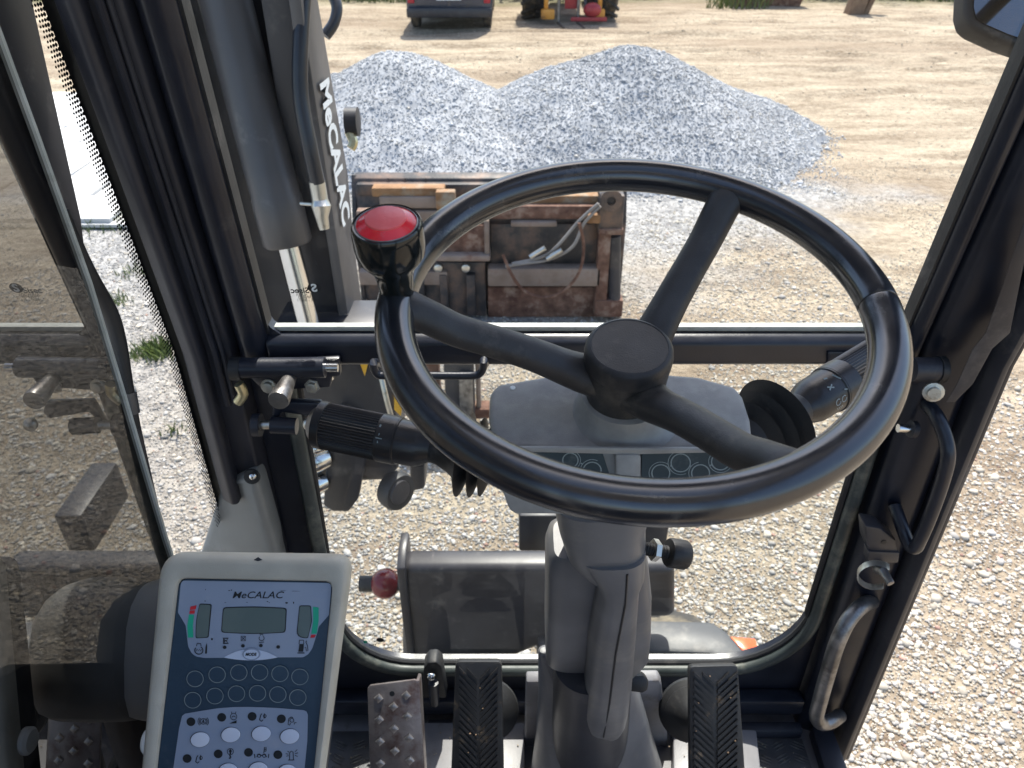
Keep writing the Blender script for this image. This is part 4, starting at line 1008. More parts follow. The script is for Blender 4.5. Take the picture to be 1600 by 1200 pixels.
build('hub_cap', MB().lathe(WC - WN * .0635, WN, [(0, .02), (.001, .0362), (.010, .0368), (.0155, .0360), (.0185, .0338), (.0192, .0318), (.0186, .0312), (.0187, .001)], 56), 'spoke_black', hb)
# spinner knob
kt = at(603, 345, plane=(WC + WN * .073, WN))
kd = WN; kl = .068
kb = kt - kd * kl
kn = build('spinner_knob', MB().lathe(kb, kd, [(-.006, .008), (0, .0125), (.001, .0132), (kl * .22, .0140), (kl * .34, .0155), (kl * .44, .0188), (kl * .52, .0230), (kl * .59, .0256), (kl * .72, .0264), (kl * .88, .0262), (kl * .95, .0256), (kl * .975, .0244), (kl * .97, .0230), (kl * .9, .0222)], 48), 'knob_black', wh)
build('knob_ring', MB().lathe(kb + kd * kl * .955, kd, [(-.002, .0226), (.0012, .0228), (.0016, .0222), (.0008, .0216)], 48), 'worn_steel', kn)
kc = build('knob_cap', MB().lathe(kb + kd * kl * .93, kd, [(0, .0219), (.0025, .0218), (.0062, .0150), (.0063, .0148), (.0062, .001)], 48), 'knob_red', kn)
build('cap_button', MB().lathe(kb + kd * (kl * .93 + .0060), kd, [(0, .0148), (.0016, .0146), (.0022, .0138), (.0021, .001)], 48), 'knob_red_pale', kc)

# ---- column, dash, stalks
sc = thing('steering_column', 'grey steering column with dash panel and two black stalks', 'steering column', (.14, .75, 1.36))
CA, CB = Vector((.0965, .5495, H - .348)), Vector((.137, .704, H - 1.117))
CD = (CB - CA).normalized()
CXv = (EX - CD * EX.dot(CD)).normalized(); CYv = CXv.cross(CD).normalized()
if CYv.y > 0: CYv = -CYv            # towards the driver
def ct(py):                         # place along the axis for an image row
    lo, hi = 0.0, 1.2
    for _ in range(40):
        m_ = (lo + hi) / 2; p = CA + CD * m_ - CAM
        y_ = 600 - FPX * p.dot(EY) / (-p.dot(EZ))
        if y_ < py: lo = m_
        else: hi = m_
    return lo
def cdep(t): return -(CA + CD * t - CAM).dot(EZ)
def csec(py, x0, x1, dy0, dy1, pw=3.0, n=36, tw=None):     # rounded section: px extents, depth extents along CYv
    t = ct(py); p = CA + CD * t; d = cdep(t); xc = 800 + FPX * (p - CAM).x / d
    k = d / FPX; cx_ = ((x0 + x1) / 2 - xc) * k; hw = (x1 - x0) / 2 * k
    out = []
    for j in range(n):
        a = 2 * math.pi * j / n; c, s = math.cos(a), math.sin(a)
        ex = math.copysign(abs(c) ** (2 / pw), c); ey = math.copysign(abs(s) ** (2 / pw), s)
        out.append(p + CXv * (cx_ + hw * ex) + CYv * ((dy0 + dy1) / 2 + (dy1 - dy0) / 2 * ey))
    return out
# dash head: top face across the column, front face turned to the driver
DC = CA + CD * .047; DN = WN
DW = WN.cross(EX).normalized()
if DW.y < 0: DW = -DW
DXv = DW.cross(WN).normalized()
dpl = (DC, DN)
top_px = [(800, 700), (770, 690), (763, 650), (765, 612), (778, 598), (868, 583), (985, 578), (1090, 586), (1150, 602), (1162, 618), (1174, 655), (1178, 690), (1150, 700), (985, 706)]
tp = [at(px, py, plane=dpl) for px, py in top_px]
cen = sum(tp, Vector()) / len(tp)
lo1 = [p - DN * .045 + (cen - p) * .03 for p in tp]
lo2 = [p - DN * .085 + (cen - p) * .16 for p in tp]
lo0 = [p + DN * .0 for p in tp]
dash = build('dash_panel', MB().loft([lo2, lo1, lo0]), 'dash_grey', sc, .007, 3, 25)
# recessed gauge panels on the driver side
fy = min(at(985, 706, plane=dpl).y, at(800, 700, plane=dpl).y) - .004
FN = Vector((0, -1, .28)).normalized()
fpl = (at(985, 706, plane=dpl) + Vector((0, -.006, -.002)), FN)
for pts in ([(818, 703), (940, 703), (952, 740), (958, 764), (812, 764)], [(1003, 707), (1152, 704), (1158, 738), (1150, 764), (1001, 764)]):
    pn = build('gauge_panel', MB().prism([at(px, py, plane=fpl) + FN * .001 for px, py in pts], -FN * .004), 'panel_teal', dash)
    et = MB()
    cs = [(891, 718, 12), (925, 734, 14), (856, 730, 12)] if pts[0][0] < 900 else [(1032, 738, 14), (1063, 722, 15), (1094, 738, 14), (1125, 720, 14)]
    for cx_, cy_, r in cs:
        for q, wd in ((1.0, .0010), (1.32, .0006)):
            arcn = 28 if q == 1 else 18
            pts2 = [at(cx_ + r * q * math.cos(a), cy_ + r * q * .93 * math.sin(a), plane=fpl) + FN * .0016 for a in [2 * math.pi * k / 28 + cx_ for k in range(arcn)]]
            et.ribbon(pts2, wd, FN, q == 1)
    for (x0, y0), (x1, y1) in zip([c[:2] for c in cs], [c[:2] for c in cs][1:]):
        et.ribbon([at(x0 + (x1 - x0) * f, y0 + (y1 - y0) * f - 3, plane=fpl) + FN * .0016 for f in (.48, .55)], .0012, FN)
    build('gauge_rings', et, 'etch_pale', pn, kind='stuff')
build('front_bezel', MB().prism([at(px, py, plane=fpl) for px, py in ((960, 706), (1000, 706), (1000, 800), (962, 800))], FN * .006), 'dash_grey', dash, .003)
build('front_bezel', MB().prism([at(px, py, plane=fpl) for px, py in ((806, 696), (1160, 698), (1158, 704), (985, 708), (812, 704))], FN * .004), 'dash_grey', dash, .0015)
build('front_bezel', MB().prism([at(px, py, plane=fpl) - FN * .007 for px, py in ((768, 700), (774, 740), (796, 800), (806, 806), (1130, 808), (1150, 790), (1174, 735), (1176, 702))], FN * .004), 'dash_grey', dash, .002)
build('collar', MB().lathe(CA + CD * .049, -CD, [(-.01, .052), (0, .050), (.003, .0455), (.009, .0415), (.016, .039), (.024, .037), (.026, .025)], 48), 'dash_grey', dash)
build('screw_mark', MB().lathe(at(801, 606, plane=dpl) + DN * .0002, DN, [(0, .0028), (.0006, .0022)], 8), 'white_letter', dash)
# under-dash bracket and shrouds
build('upper_shroud', MB().loft([csec(py, a, b, d0, d1, 3.2) for py, a, b, d0, d1 in ((770, 862, 1022, -.06, .035), (815, 872, 1008, -.055, .036), (850, 884, 1008, -.05, .036), (872, 905, 1006, -.045, .034), (884, 920, 1002, -.03, .030))]), 'column_grey', sc)
build('main_shroud', MB().loft([csec(py, a, b, d0, d1, 5.0) for py, a, b, d0, d1 in ((866, 866, 1000, -.05, .006), (872, 858, 1008, -.058, .010), (890, 853, 1014, -.064, .013), (940, 853, 1019, -.068, .016), (1000, 852, 1018, -.068, .016), (1035, 853, 1015, -.064, .012), (1048, 866, 1008, -.055, .006), (1072, 902, 985, -.035, .0), (1076, 912, 975, -.03, -.004))]), 'column_grey', sc)
build('column_spine', MB().loft([csec(py, a, b, d0, d1, 3.0) for py, a, b, d0, d1 in ((840, 900, 1006, -.02, .040), (870, 926, 1003, -.02, .045), (885, 932, 995, -.02, .047), (960, 918, 990, -.02, .050), (1040, 912, 984, -.02, .050), (1080, 907, 980, -.02, .047), (1105, 908, 976, -.02, .042), (1120, 914, 970, -.018, .036), (1126, 926, 960, -.012, .026))]), 'column_grey', sc)
build('spine_seam', MB().tube([CA + CD * ct(py) + CXv * dx + CYv * dy for py, dx, dy in ((846, .010, .0405), (885, .010, .0472), (960, .004, .0505), (1040, .002, .0503), (1105, -.001, .0425))], .0013, 6), 'ink', sc)
build('lower_tube', MB().loft([csec(py, a, b, d0, d1, 2.2) for py, a, b, d0, d1 in ((1040, 866, 990, -.055, .04), (1100, 864, 985, -.055, .04), (1180, 862, 980, -.055, .04), (1290, 860, 974, -.055, .04))]), 'machine_dark', sc)
build('base_flare', MB().loft([csec(py, a, b, d0, d1, 2.4) for py, a, b, d0, d1 in ((1062, 845, 862, -.05, -.04), (1064, 842, 870, -.055, -.035), (1110, 842, 1000, -.07, -.01), (1170, 838, 1020, -.075, .03), (1230, 828, 1040, -.085, .06), (1320, 815, 1060, -.10, .08))]), 'column_grey', sc)
bp0 = CA + CD * ct(1066) - CYv * .08
build('base_plate', MB().prism([at(px, py, plane=(bp0, CYv)) for px, py in ((822, 1066), (1030, 1064), (1034, 1072), (1062, 1330), (815, 1330))], -CYv * .02), 'floor_grey', sc, .004)
k0 = at(1014, 858, D=cdep(ct(858)) - .02)
k1 = at(1062, 866, D=cdep(ct(858)) - .01); kd2 = (k1 - k0).normalized()
tk = build('tilt_knob', MB().lathe(k0 + kd2 * .022, kd2, [(0, .008), (.001, .0145), (.003, .016), (.021, .016), (.023, .0145), (.0235, .005)], 40, (.0025, .0215, .93)), 'rubber_black', sc)
build('knob_thread', MB().lathe(k0 - kd2 * .01, kd2, [(0, .0072)] + [(.002 + .0016 * i, .0062 if i % 2 else .0074) for i in range(20)], 16), 'rubber_black', tk)
build('knob_nut', MB().lathe(k0 + kd2 * .004, kd2, [(0, .012), (.006, .012)], 6), 'zinc', tk)
build('release_tab', MB().prism([at(px, py, D=cdep(ct(1068)) + .01) for px, py in ((972, 1056), (1006, 1055), (1014, 1064), (1013, 1080), (1004, 1084), (972, 1080))], -EZ * .02), 'rubber_black', sc, .004)
# stalks
def stalk(name, pts, D0, D1, rib, label):
    a = at(*pts[0], D=D0); b = at(*pts[1], D=D1); d = (b - a).normalized(); ln = (b - a).length
    return a, d, ln
# left stalk: from the dash outwards to the left
a = at(772, 720, D=.715); b = at(478, 659, D=.745); d = (b - a).normalized(); ln = (b - a).length
f = lambda px: ln * (772 - px) / (772 - 478.)
ls = build('indicator_stalk', MB().lathe(a, d, [(f(690), .010), (f(675), .0145), (f(664), .0190), (f(655), .0212), (f(628), .0216), (f(627), .0228), (f(624), .0228)], 48), 'stalk_black', sc)
build('stalk_grip', MB().lathe(a, d, [(f(626), .0215), (f(625), .0232), (f(599), .0232), (f(598), .0228), (f(513), .0228), (f(512), .0234), (f(500), .0232), (f(499), .0205), (f(489), .0150), (f(486), .012)], 96, (f(598.5), f(512.5), .955)), 'stalk_black', ls)
build('stalk_bellows', MB().lathe(a, d, [(-.005, .016), (f(770), .020), (f(762), .035), (f(754), .020), (f(747), .038), (f(738), .021), (f(728), .040), (f(718), .024), (f(706), .019), (f(688), .0145), (f(676), .0135)], 40), 'rubber_black', ls)
mk = MB()
def on_cyl(a, d, r, t, ang):
    u = (EZ - d * EZ.dot(d)).normalized(); v = d.cross(u); return a + d * t + (u * math.cos(ang) + v * math.sin(ang)) * r
mk.ribbon([on_cyl(a, d, .0235, f(606), x_) for x_ in (-.15, .25)], .0010, EZ)
mk.ribbon([on_cyl(a, d, .0235, f(610 - 8 * x_), .05) for x_ in (-.2, 1)], .0010, EZ)
mk.ribbon([on_cyl(a, d, .0235, f(604), x_) for x_ in (.5, .62)], .0016, EZ)
build('stalk_marks', mk, 'etch_pale', ls, kind='stuff')
# right stalk
a = at(1166, 690, D=.715); b = at(1378, 558, D=.80); d = (b - a).normalized(); ln = (b - a).length
f = lambda px: ln * (px - 1166) / (1378 - 1166.)
rs_ = build('wiper_stalk', MB().lathe(a, d, [(f(1236), .013), (f(1246), .0165), (f(1254), .0200), (f(1262), .0222), (f(1288), .0228), (f(1289), .0240), (f(1292), .0240)], 48), 'stalk_black', sc)
build('stalk_grip', MB().lathe(a, d, [(f(1290), .022), (f(1291), .0242), (f(1311), .0242), (f(1312), .0238), (f(1370), .0238), (f(1371), .0243), (f(1377), .024), (f(1380), .016)], 96, (f(1311.5), f(1370.5), .955)), 'stalk_black', rs_)
build('stalk_bellows', MB().lathe(a, d, [(-.005, .016), (f(1172), .022), (f(1178), .036), (f(1184), .023), (f(1191), .041), (f(1199), .024), (f(1207), .046), (f(1216), .030), (f(1226), .019), (f(1240), .0170), (f(1244), .0155)], 40), 'rubber_black', rs_)
mk = MB()
for t0, a0, a1 in ((1272, -.75, -.75), (1284, -.72, -.42)):
    mk.ribbon([on_cyl(a, d, .0236, f(t0), a0), on_cyl(a, d, .0236, f(t0 + 4), a1 + .05)], .0013, EZ)
for sx_ in (-1, 1):
    mk.ribbon([on_cyl(a, d, .0234, f(1270 - 3), -.3 + sx_ * .08), on_cyl(a, d, .0234, f(1270 + 4), -.3 - sx_ * .08)], .0014, EZ)
for t0 in (1272, 1281):
    mk.ribbon([on_cyl(a, d, .0236, f(t0 + 3.5 * math.cos(q)), .42 + .14 * math.sin(q)) for q in [k * .7 for k in range(9)]], .0008, EZ)
mk.ribbon([on_cyl(a, d, .0238, f(1284), .05), on_cyl(a, d, .0238, f(1288), .12)], .001, EZ)
for j in range(4): mk.ribbon([on_cyl(a, d, .0236, f(1270 + j * 2.5), .66), on_cyl(a, d, .0236, f(1272 + j * 2.5), .78)], .0007, EZ)
build('stalk_marks', mk, 'etch_pale', rs_, kind='stuff')

# ================================================================== CONTROL CONSOLE
CDp = .78
def cc(px, py, h=0.0): return at(px, py, D=CDp) + EZ * h
cn = thing('control_console', 'cream framed keypad console with blue panels and small displays', 'console', cc(380, 1330, -.1))
def rounded(pts, r, n=6):
    out = []; m_ = len(pts)
    for i in range(m_):
        p = Vector(pts[i]).to_2d() if len(pts[i]) > 2 else Vector(pts[i]); a = Vector(pts[i - 1]); b = Vector(pts[(i + 1) % m_])
        rr = r[i] if hasattr(r, '__len__') else r
        u = (a - p).normalized(); v = (b - p).normalized()
        s, e_ = p + u * rr, p + v * rr
        for k in range(n + 1):
            t = k / n; out.append(tuple(s * (1 - t) ** 2 + p * 2 * t * (1 - t) + e_ * t * t))
    return out
def cpoly(name, pts, h, m, par, th=0, bev=0):
    mb = MB()
    if th: mb.prism([cc(a, b, h - th) for a, b in pts], EZ * th)
    else: mb.poly([cc(a, b, h) for a, b in pts])
    return build(name, mb, m, par, bev, 3)
outl = rounded([(251, 866), (549, 870), (487, 1340), (208, 1340)], [34, 30, 20, 20], 7)
inn = rounded([(280, 904), (520, 909), (479, 1320), (232, 1320)], [13, 12, 10, 10], 5)
# bezel ring
def ring_resample(poly, n):
    P = [Vector(p) for p in poly]; c = sum(P, Vector((0, 0))) / len(P); out = []
    for k in range(n):
        a = 2 * math.pi * k / n; d = Vector((math.cos(a), math.sin(a))); best = 0
        for i in range(len(P)):
            p, q = P[i] - c, P[(i + 1) % len(P)] - c; e_ = q - p
            den = d.x * e_.y - d.y * e_.x
            if abs(den) < 1e-9: continue
            t = (p.x * e_.y - p.y * e_.x) / den; s = (p.x * d.y - p.y * d.x) / den
            if t > 0 and -1e-6 <= s <= 1 + 1e-6: best = max(best, t)
        out.append(tuple(c + d * best))
    return out
NR = 220
ro, ri = ring_resample(outl, NR), ring_resample(inn, NR)
def mixr(t): return [(a[0] * (1 - t) + b[0] * t, a[1] * (1 - t) + b[1] * t) for a, b in zip(ro, ri)]
lv = [(ro, -.014), (ro, -.006), (mixr(.06), .000), (mixr(.18), .0035), (mixr(.34), .0052), (mixr(.72), .0052), (mixr(.90), .004), (mixr(.97), .0015), (mixr(.985), -.002)]
mb = MB().loft([[cc(a, b, h) for a, b in lp] for lp, h in lv], False)
hs = build('housing', mb, 'bezel_cream', cn)
build('back_shell', MB().prism([cc(a, b, -.055) for a, b in mixr(.55)], EZ * .044), 'trim_black', cn, .008)
cpoly('panel_gap', mixr(.99), -.0012, 'ink', cn)
fp = cpoly('keypad', mixr(1.02), -.0006, 'face_navy', cn)
h1 = .0000
lp_ = [(283, 907), (518, 911), (514, 961), (498, 979), (496, 988), (488, 1013), (482, 1022), (474, 1027), (320, 1028), (306, 1026), (299, 1020), (294, 1010), (290, 977), (278, 957)]
up = cpoly('display_plate', rounded(lp_, [7, 7, 2, 2, 1, 3, 3, 3, 3, 4, 3, 3, 2, 2], 4), h1, 'face_blue', fp)
h2 = h1 + .0004
def lens(pts, name, m, h=h2): return cpoly(name, rounded(pts, [4] * len(pts), 4), h, m, up)
for pts in ([(350, 950), (398, 948.5), (447, 951), (445, 987), (397, 989.5), (347, 987)],):
    cpoly('display_rim', rounded([(a + (a - 397) * .03, b + (b - 969) * .07) for a, b in pts], [5, 20, 5, 5, 20, 5], 4), h2, 'ink', up)
    cpoly('display', rounded(pts, [5, 20, 5, 5, 20, 5], 4), h2 + .0003, 'lcd', up)
for pts in ([(312.5, 944), (329.5, 945), (325, 995), (307, 996), (307.5, 970)], [(469, 947), (485, 947), (486.5, 970), (481, 996), (464.5, 995)]):
    c_ = (sum(p[0] for p in pts) / 5, sum(p[1] for p in pts) / 5)
    cpoly('gauge_rim', rounded([(a + (a - c_[0]) * .14, b + (b - c_[1]) * .05) for a, b in pts], [3, 3, 3, 3, 12], 4), h2, 'ink', up)
    cpoly('gauge_display', rounded(pts, [3, 3, 3, 3, 12], 4), h2 + .0003, 'lcd', up)
cpoly('green_bar', [(295.5, 960), (303.5, 960.5), (301.5, 978), (302.5, 996), (294, 996), (292.8, 978)], h2, 'green_bar', up)
cpoly('red_bar', [(298, 947.5), (307.5, 945.5), (306, 952), (296.8, 953)], h2, 'red_bar', up)
cpoly('red_bar', [(296.6, 954), (305, 953.4), (304, 958.6), (296, 959)], h2, 'red_bar', up)
cpoly('green_bar', [(489, 948), (498, 949), (498, 970), (495, 990), (486.5, 990), (489.5, 970)], h2, 'green_bar', up)
cpoly('red_bar', [(486.5, 991.5), (494, 991.5), (491.5, 996), (484.8, 996.5)], h2, 'red_bar', up)
text('MeCALAC', .0098, cc(402, 930, h2), EX, EY, 'ink', up, shear=.30, bold=.00006, width=.0525)
scr = MB()
for (px, py, w_, hh_) in [(357, 922, 3, 1.2), (361, 921, 2, 1.6), (351, 941, 3, .8), (385, 940.5, 2.5, .9), (417, 939, 2.6, 1.4), (420, 941, 2, 1), (446, 940.6, 4.2, 2.4), (458, 940, 1.8, 3.2), (321, 920, .9, 2), (320, 938, 1.6, 1.8), (438, 922.5, 10, .6), (456, 923.3, 14, .5), (330, 997, 3, 3)]:
    scr.poly([cc(px, py, h2), cc(px + w_, py + .3, h2), cc(px + w_ * .8, py + hh_, h2), cc(px + w_ * .1, py + hh_, h2)])
build('scuffs', scr, 'ink', up, kind='stuff')
# MODE key on its pale lens
def ell(cx_, cy_, rx, ry, n=32, rot=0): return [(cx_ + rx * math.cos(2 * math.pi * k / n) * math.cos(rot) - ry * math.sin(2 * math.pi * k / n) * math.sin(rot), cy_ + rx * math.cos(2 * math.pi * k / n) * math.sin(rot) + ry * math.sin(2 * math.pi * k / n) * math.cos(rot)) for k in range(n)]
le = [(350 + 84 * k / 14, 1027 - 13 * (1 - ((k - 7) / 7) ** 2)) for k in range(15)] + [(434 - 84 * k / 14, 1027 + 4.5 * (1 - ((k - 7) / 7) ** 2)) for k in range(1, 14)]
cpoly('mode_lens', le, h2 + .0002, 'face_pale', up)
mo_ = cpoly('mode_key', ell(393.5, 1021.5, 14, 9.6), h2 + .0010, 'face_blue', up, .0006)
cpoly('mode_cap', ell(393.5, 1021.5, 11.6, 7.6), h2 + .0016, 'face_pale', mo_, .0004)
text('MODE', .0042, cc(393, 1021.5, h2 + .0018), EX, EY, 'ink', mo_, shear=.2, bold=.0002, width=.0115)
NZ = EZ
ic = MB()
def line(pts, w=1.5, closed=False, h=h2 + .0001): ic.ribbon([cc(a, b, h) for a, b in pts], w * CDp / FPX, NZ, closed)
def fill(pts, h=h2 + .0001): ic.poly([cc(a, b, h) for a, b in pts])
def icon_engine(x, y, s=1):
    line([(x + 6.5 * s * math.cos(a), y + 3 + 6 * s * math.sin(a)) for a in [k * .42 - 1.1 for k in range(13)]], 1.4)
    line([(x - 3.5 * s, y - 3.5), (x - 3 * s, y - 7.5 * s), (x + 3 * s, y - 7.5 * s), (x + 3.5 * s, y - 3.5)], 1.3)
icon_engine(311, 1013); line([(306.5, 1017), (308.5, 1014), (310, 1017), (312, 1014), (313.5, 1017), (315.5, 1014)], .9)
fill([(320.5, 1021), (323.5, 1021), (324, 1010), (323.5, 1004), (321.5, 1010)])
fill([(466, 1018), (474, 1018), (474.5, 1014), (467, 1014)]); fill([(467, 1014), (474.5, 1014), (475, 1006), (468, 1006)]); line([(467.5, 1006), (468, 1000), (474.5, 1000), (475, 1006)], 1.2); line([(465, 1020), (476, 1020)], 1.6)
line([(476, 1012), (478, 1011), (479, 1017), (481.5, 1016), (480.5, 1008), (478, 1003), (479.5, 1001)], 1.1)
# small symbols over the four lamps
line([(349, 997), (357, 997), (353.5, 1001), (357, 1005), (349, 1005), (352.5, 1001)], 2.0, True); fill([(349, 997), (350.5, 997), (351, 1005), (349, 1005)])
line([(377, 994), (384, 994), (384, 1001), (377, 1001)], 1.1, True); line([(378, 995), (383, 1000)], .9); line([(383, 995), (378, 1000)], .9)
line([(409 + 4 * math.cos(a), 997 + 3.6 * math.sin(a)) for a in [k * .45 - 1.0 for k in range(12)]], 1.0); line([(407, 993), (407.5, 991), (411, 991), (411, 993)], 1.0); line([(405, 1003.5), (413, 1003)], .9)
build('symbols', ic, 'ink', up, kind='stuff')
for px, py in ((351.5, 1011), (380, 1008.7), (408, 1008.3), (435, 1010.5)):
    cpoly('indicator_lamp', ell(px, py, 3.0, 2.7, 14), h2 + .0004, 'ink', up)
# two rows of blank round keys
Zr = lambda z_: (250 + z_[0] * .18125, 1020 + z_[1] * .18125)
for z_ in ((305, 222), (495, 187), (682, 168), (861, 167), (1036, 178), (1208, 205), (285, 406), (476, 370), (662, 350), (843, 346), (1018, 357), (1190, 383)):
    px, py = Zr(z_)
    k_ = cpoly('round_key', ell(px, py, 12.6, 12.3, 28), .0006, 'face_navy', fp, .0008)
    mb = MB().ribbon([cc(a, b, .0008) for a, b in ell(px, py, 12.9, 12.3, 36)], 1.1 * CDp / FPX, EZ, True); build('key_ring', mb, 'etch_pale', k_)
# lower pale plate with lamps, keys and symbols
lowp = [Zr(z_) for z_ in ((190, 545), (215, 525), (360, 500), (500, 478), (630, 468), (760, 466), (1000, 475), (1235, 494), (1262, 505), (1275, 535), (1270, 760), (1245, 1010), (1190, 1640), (30, 1640), (75, 1300), (115, 993), (165, 650))]
lpz = cpoly('key_plate', lowp, h1, 'face_blue', fp)
for z_ in ((268, 593), (533, 555), (795, 547), (1047, 568), (235, 910), (503, 870), (764, 857), (1017, 877)):
    px, py = Zr(z_); cpoly('lamp_window', ell(px, py, 7, 6.8, 18), h2, 'ink', lpz)
for z_ in ((350, 744), (614, 703), (877, 694), (1122, 716), (320, 1060), (590, 1012), (850, 1002), (1100, 1022), (300, 1375), (570, 1330), (830, 1320), (1075, 1340)):
    px, py = Zr(z_)
    cpoly('key_recess', ell(px - .8, py + .4, 15.6, 12.2, 28, -.12), h2, 'ink', lpz)
    cpoly('oval_key', ell(px, py, 14.8, 11.5, 28, -.12), h2 + .0014, 'button_white', lpz, .0012, .0004)
ic = MB()
def Zl(pts, w=1.1, closed=False): line([Zr(p) for p in pts], w, closed)
def Zc(cx_, cy_, r, a0=0, a1=6.28, n=16, w=1.0): Zl([(cx_ + r * math.cos(a0 + (a1 - a0) * k / n), cy_ + r * math.sin(a0 + (a1 - a0) * k / n)) for k in range(n + 1)], w)
Zc(375, 590, 24); Zc(375, 590, 34, -.9, .9, 8); Zc(375, 590, 34, 2.24, 4.04, 8); Zc(375, 590, 46, -.8, .8, 8); Zc(375, 590, 46, 2.34, 3.94, 8); Zl([(375, 605), (375, 575)], 1.3); Zl([(363, 603), (375, 574), (387, 603)], 1.0)
Zc(636, 548, 28); Zl([(620, 522), (618, 505)], 1); Zl([(652, 522), (656, 505)], 1); Zc(636, 560, 16, 3.4, 6.0, 8); fill([Zr(p) for p in ((598, 608), (662, 580), (660, 606))])
for (ox, oy) in ((885, 555), (335, 915)):
    Zl([(ox - 25, oy + 20), (ox - 15, oy - 20), (ox - 5, oy - 32)], 1.3); Zl([(ox - 28, oy + 20), (ox - 10, oy + 34), (ox + 5, oy + 20)], 1.3); Zc(ox + 20, oy - 12, 12); Zl([(ox + 14, oy + 6), (ox + 18, oy - 34)], 1.2); Zl([(ox + 26, oy + 2), (ox + 8, oy + 6)], 1)
Zc(1138, 580, 17); Zl([(1105, 612), (1112, 565), (1130, 552), (1148, 556)], 1.2); Zl([(1103, 614), (1118, 622), (1128, 606)], 1.2); Zl([(1158, 616), (1160, 602), (1178, 600)], 1.2)
Zc(608, 850, 27); Zl([(608, 872), (608, 832)], 2.4); Zl([(597, 850), (608, 832), (619, 850)], 1.8); Zl([(602, 880), (612, 898), (604, 910), (596, 902)], 2.0)
Zl([(820, 905), (815, 870)], 1.4); Zl([(935, 905), (940, 870)], 1.4); Zc(855, 885, 15); Zc(900, 885, 15); Zl([(835, 895), (850, 872), (875, 886), (900, 872), (922, 895)], 1.3); Zl([(896, 862), (902, 812), (916, 812), (916, 840)], 1.1); Zc(908, 838, 9)
Zl([(1105, 922), (1160, 922)], 1.2); Zl([(1118, 920), (1120, 860), (1132, 846), (1148, 852), (1152, 920)], 1.2)
for a_, b_ in (((1100, 845), (1115, 856)), ((1085, 868), (1108, 872)), ((1090, 890), (1110, 884)), ((1165, 850), (1185, 832)), ((1165, 868), (1192, 860)), ((1165, 882), (1188, 892))): Zl([a_, b_], 1.0)
build('symbols', ic, 'ink', lpz, kind='stuff')
# vent mark on top of the housing and screw at the side
build('top_mark', MB().prism([cc(a, b, .0052) for a, b in ((399, 873), (406, 868.5), (413, 873), (406, 875))], EZ * .0006), 'trim_black', hs)
build('side_knob', MB().lathe(cc(226, 1172, -.02), -EX, [(0, .014), (.006, .014), (.009, .011), (.010, .002)], 24), 'white_letter', cn)
# rounded pod behind the console
def pod(py, x0, x1, D, dz, n=28):
    c = at((x0 + x1) / 2, py, D=D); hw = (x1 - x0) / 2 * D / FPX
    return [c + EX * hw * math.copysign(abs(math.cos(a)) ** .7, math.cos(a)) + EZ * dz * math.copysign(abs(math.sin(a)) ** .7, math.sin(a)) for a in [2 * math.pi * k / n for k in range(n)]]
build('rear_pod', MB().loft([pod(py, x0, x1, .93, dz) for py, x0, x1, dz in ((905, 250, 330, .012), (915, 215, 360, .03), (932, 188, 380, .045), (960, 170, 395, .055), (1010, 165, 400, .06), (1060, 176, 400, .06), (1095, 192, 390, .05), (1112, 215, 380, .03), (1118, 240, 360, .01))]), 'pod_grey', cn)
build('pod_post', MB().tube([at(300, 1080, D=.98), at(300, 1300, D=1.05)], .05, 20), 'trim_black', cn)

# ================================================================== PEDALS
PD = 1.22
def pp(px, py, h=0, D=PD): return at(px, py, D=D) + EZ * h
pd = thing('studded_pedal', 'rusty steel pedal plate with raised square studs', 'pedal', pp(620, 1300, -.1), None)
build('plate', MB().prism([pp(px, py) for px, py in ((574, 1076), (578, 1071), (648, 1062), (654, 1065), (668, 1320), (582, 1320))], -EZ * .006), 'pedal_steel', pd, .0015)
build('edge', MB().prism([pp(px, py, -.001) for px, py in ((650, 1063), (655, 1064), (670, 1320), (664, 1320))], -EZ * .03), 'pedal_steel', pd, .001)
s0 = None
Zp = lambda z_: (500 + z_[0] * .35, 780 + z_[1] * .35)
zs_ = [(262, 888), (385, 875), (328, 925), (265, 982), (390, 968), (331, 1023), (268, 1080), (398, 1065), (335, 1122), (270, 1178), (402, 1165), (338, 1222), (274, 1278), (406, 1264), (342, 1320)]
c0 = pp(*Zp(zs_[0]))
k = PD / FPX * .35
mb = MB().loft([[c0 + EX * k * 22 * q * math.cos(a) + EY * k * 22 * q * math.sin(a) + EZ * h for a in (-.08, 1.49, 3.06, 4.63)] for q, h in ((1.0, -.001), (.92, .003), (.62, .0042))])
s0 = build('stud', mb, 'stud_steel', pd)
for z_ in zs_[1:]:
    share(s0, 'stud', pp(*Zp(z_)) - c0, pd)
build('hole', MB().lathe(pp(*Zp((322, 868)), .0003), EZ, [(0, .0042), (.0003, .0042)], 16), 'ink', pd)
build('pedal_lever', MB().tube([pp(620, 1150, -.012), pp(625, 1180, -.06), pp(630, 1260, -.10)], .012, 12), 'machine_dark', pd)

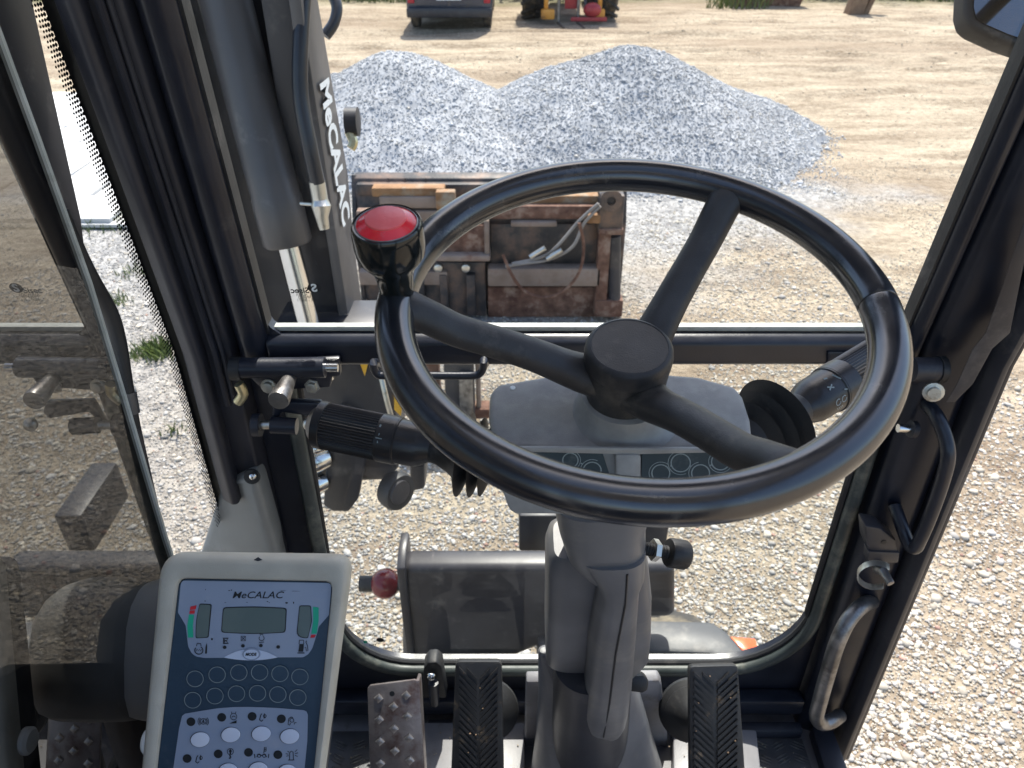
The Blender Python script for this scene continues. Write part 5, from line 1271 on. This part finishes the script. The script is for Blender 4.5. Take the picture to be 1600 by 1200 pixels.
def rubber_pedal(pts, cx0, cx1, y0, y1, label, boot):
    e = thing('rubber_pedal', label, 'pedal', pp((cx0 + cx1) / 2, 1300, -.1), 'chevron rubber pedals')
    build('pad', MB().prism([pp(px, py, .004) for px, py in rounded(pts, 8, 4)], -EZ * .016), 'pedal_rubber', e, .003)
    mb = MB(); xm = (cx0 + cx1) / 2; py = y0 + 12
    while py < y1:
        for sg, xe in ((-1, cx0 + 7), (1, cx1 - 7)):
            q = [(xm + sg * 2.5, py + 21), (xe, py - 9), (xe, py - 14.5), (xm + sg * 2.5, py + 14.5)]
            if q[1][1] < y0 + 9: q[1] = (xm + (xe - xm) * .6, y0 + 9 + 5); q[2] = (xm + (xe - xm) * .6, y0 + 9)
            mb.loft([[pp(a, b, .0035) for a, b in q], [pp(a, b * .97 + (py + 3) * .03, .0072) for a, b in q]])
        py += 10.5
    build('tread', mb, 'pedal_rubber', e, kind='stuff')
    cr = MB(); rr = random.Random(cx0)
    for i in range(6):
        c = pp(rr.uniform(cx0 + 8, cx1 - 8), rr.uniform(y0 + 10, 1200), .0075); s = rr.uniform(.0007, .0018)
        cr.sphere(c, s, 6, (1, 1, .7))
    build('grit', cr, 'timber', e, kind='stuff')
    b = pp(*boot, -.05)
    build('boot', MB().lathe(b - EZ * .03, EZ, [(0, .055), (.006, .054), (.012, .046), (.016, .047), (.024, .036), (.034, .026), (.046, .018)], 36), 'rubber_black', e)
    build('stem', MB().tube([b - EZ * .02, b + EZ * .045], .01, 12), 'machine_dark', e)
rubber_pedal([(712, 1032), (784, 1032), (790, 1330), (700, 1330)], 711, 785, 1032, 1320, 'black chevron rubber pedal left of the steering column', (757, 1142))
rubber_pedal([(1076, 1040), (1152, 1038), (1172, 1330), (1078, 1330)], 1076, 1158, 1039, 1320, 'black chevron rubber pedal right of the steering column', (1098, 1142))
lg = build('floor_lug', MB().prism([at(px, py, Y=.85) for px, py in ((658, 1092), (662, 1045), (668, 1036), (682, 1035), (690, 1042), (698, 1092))], (0, .03, 0)), 'rubber_black', cab, .004)
build('lug_stem', MB().tube([at(677, 1066, Y=.835), at(679, 1098, Y=.835)], .009, 12), 'frame_black', lg)
build('lug_foot', MB().box((at(660, 1100, Y=.83).x, .82, 1.345), (at(700, 1100, Y=.83).x, .87, 1.375)), 'machine_dark', lg, .004)
build('lug_bolt', MB().sphere(at(674, 1057, Y=.838), .0075), 'chrome', lg)

gx_ = R_.uniform(-.34, .54, 260); gy_ = R_.uniform(.5, .86, 260); gs = R_.uniform(.0012, .0045, 260)
gr = stones('floor_grit', np.stack([gx_, gy_, np.where((gx_ > -.17) & (gx_ < .37), 1.3815, 1.353) + gs * .2], -1), gs, np.tile(np.array([[.42, .34, .24]]), (260, 1)) * R_.uniform(.5, 1.2, (260, 1)), OCV, OCF, .6)
gr['kind'] = 'stuff'; adopt(gr, cab)
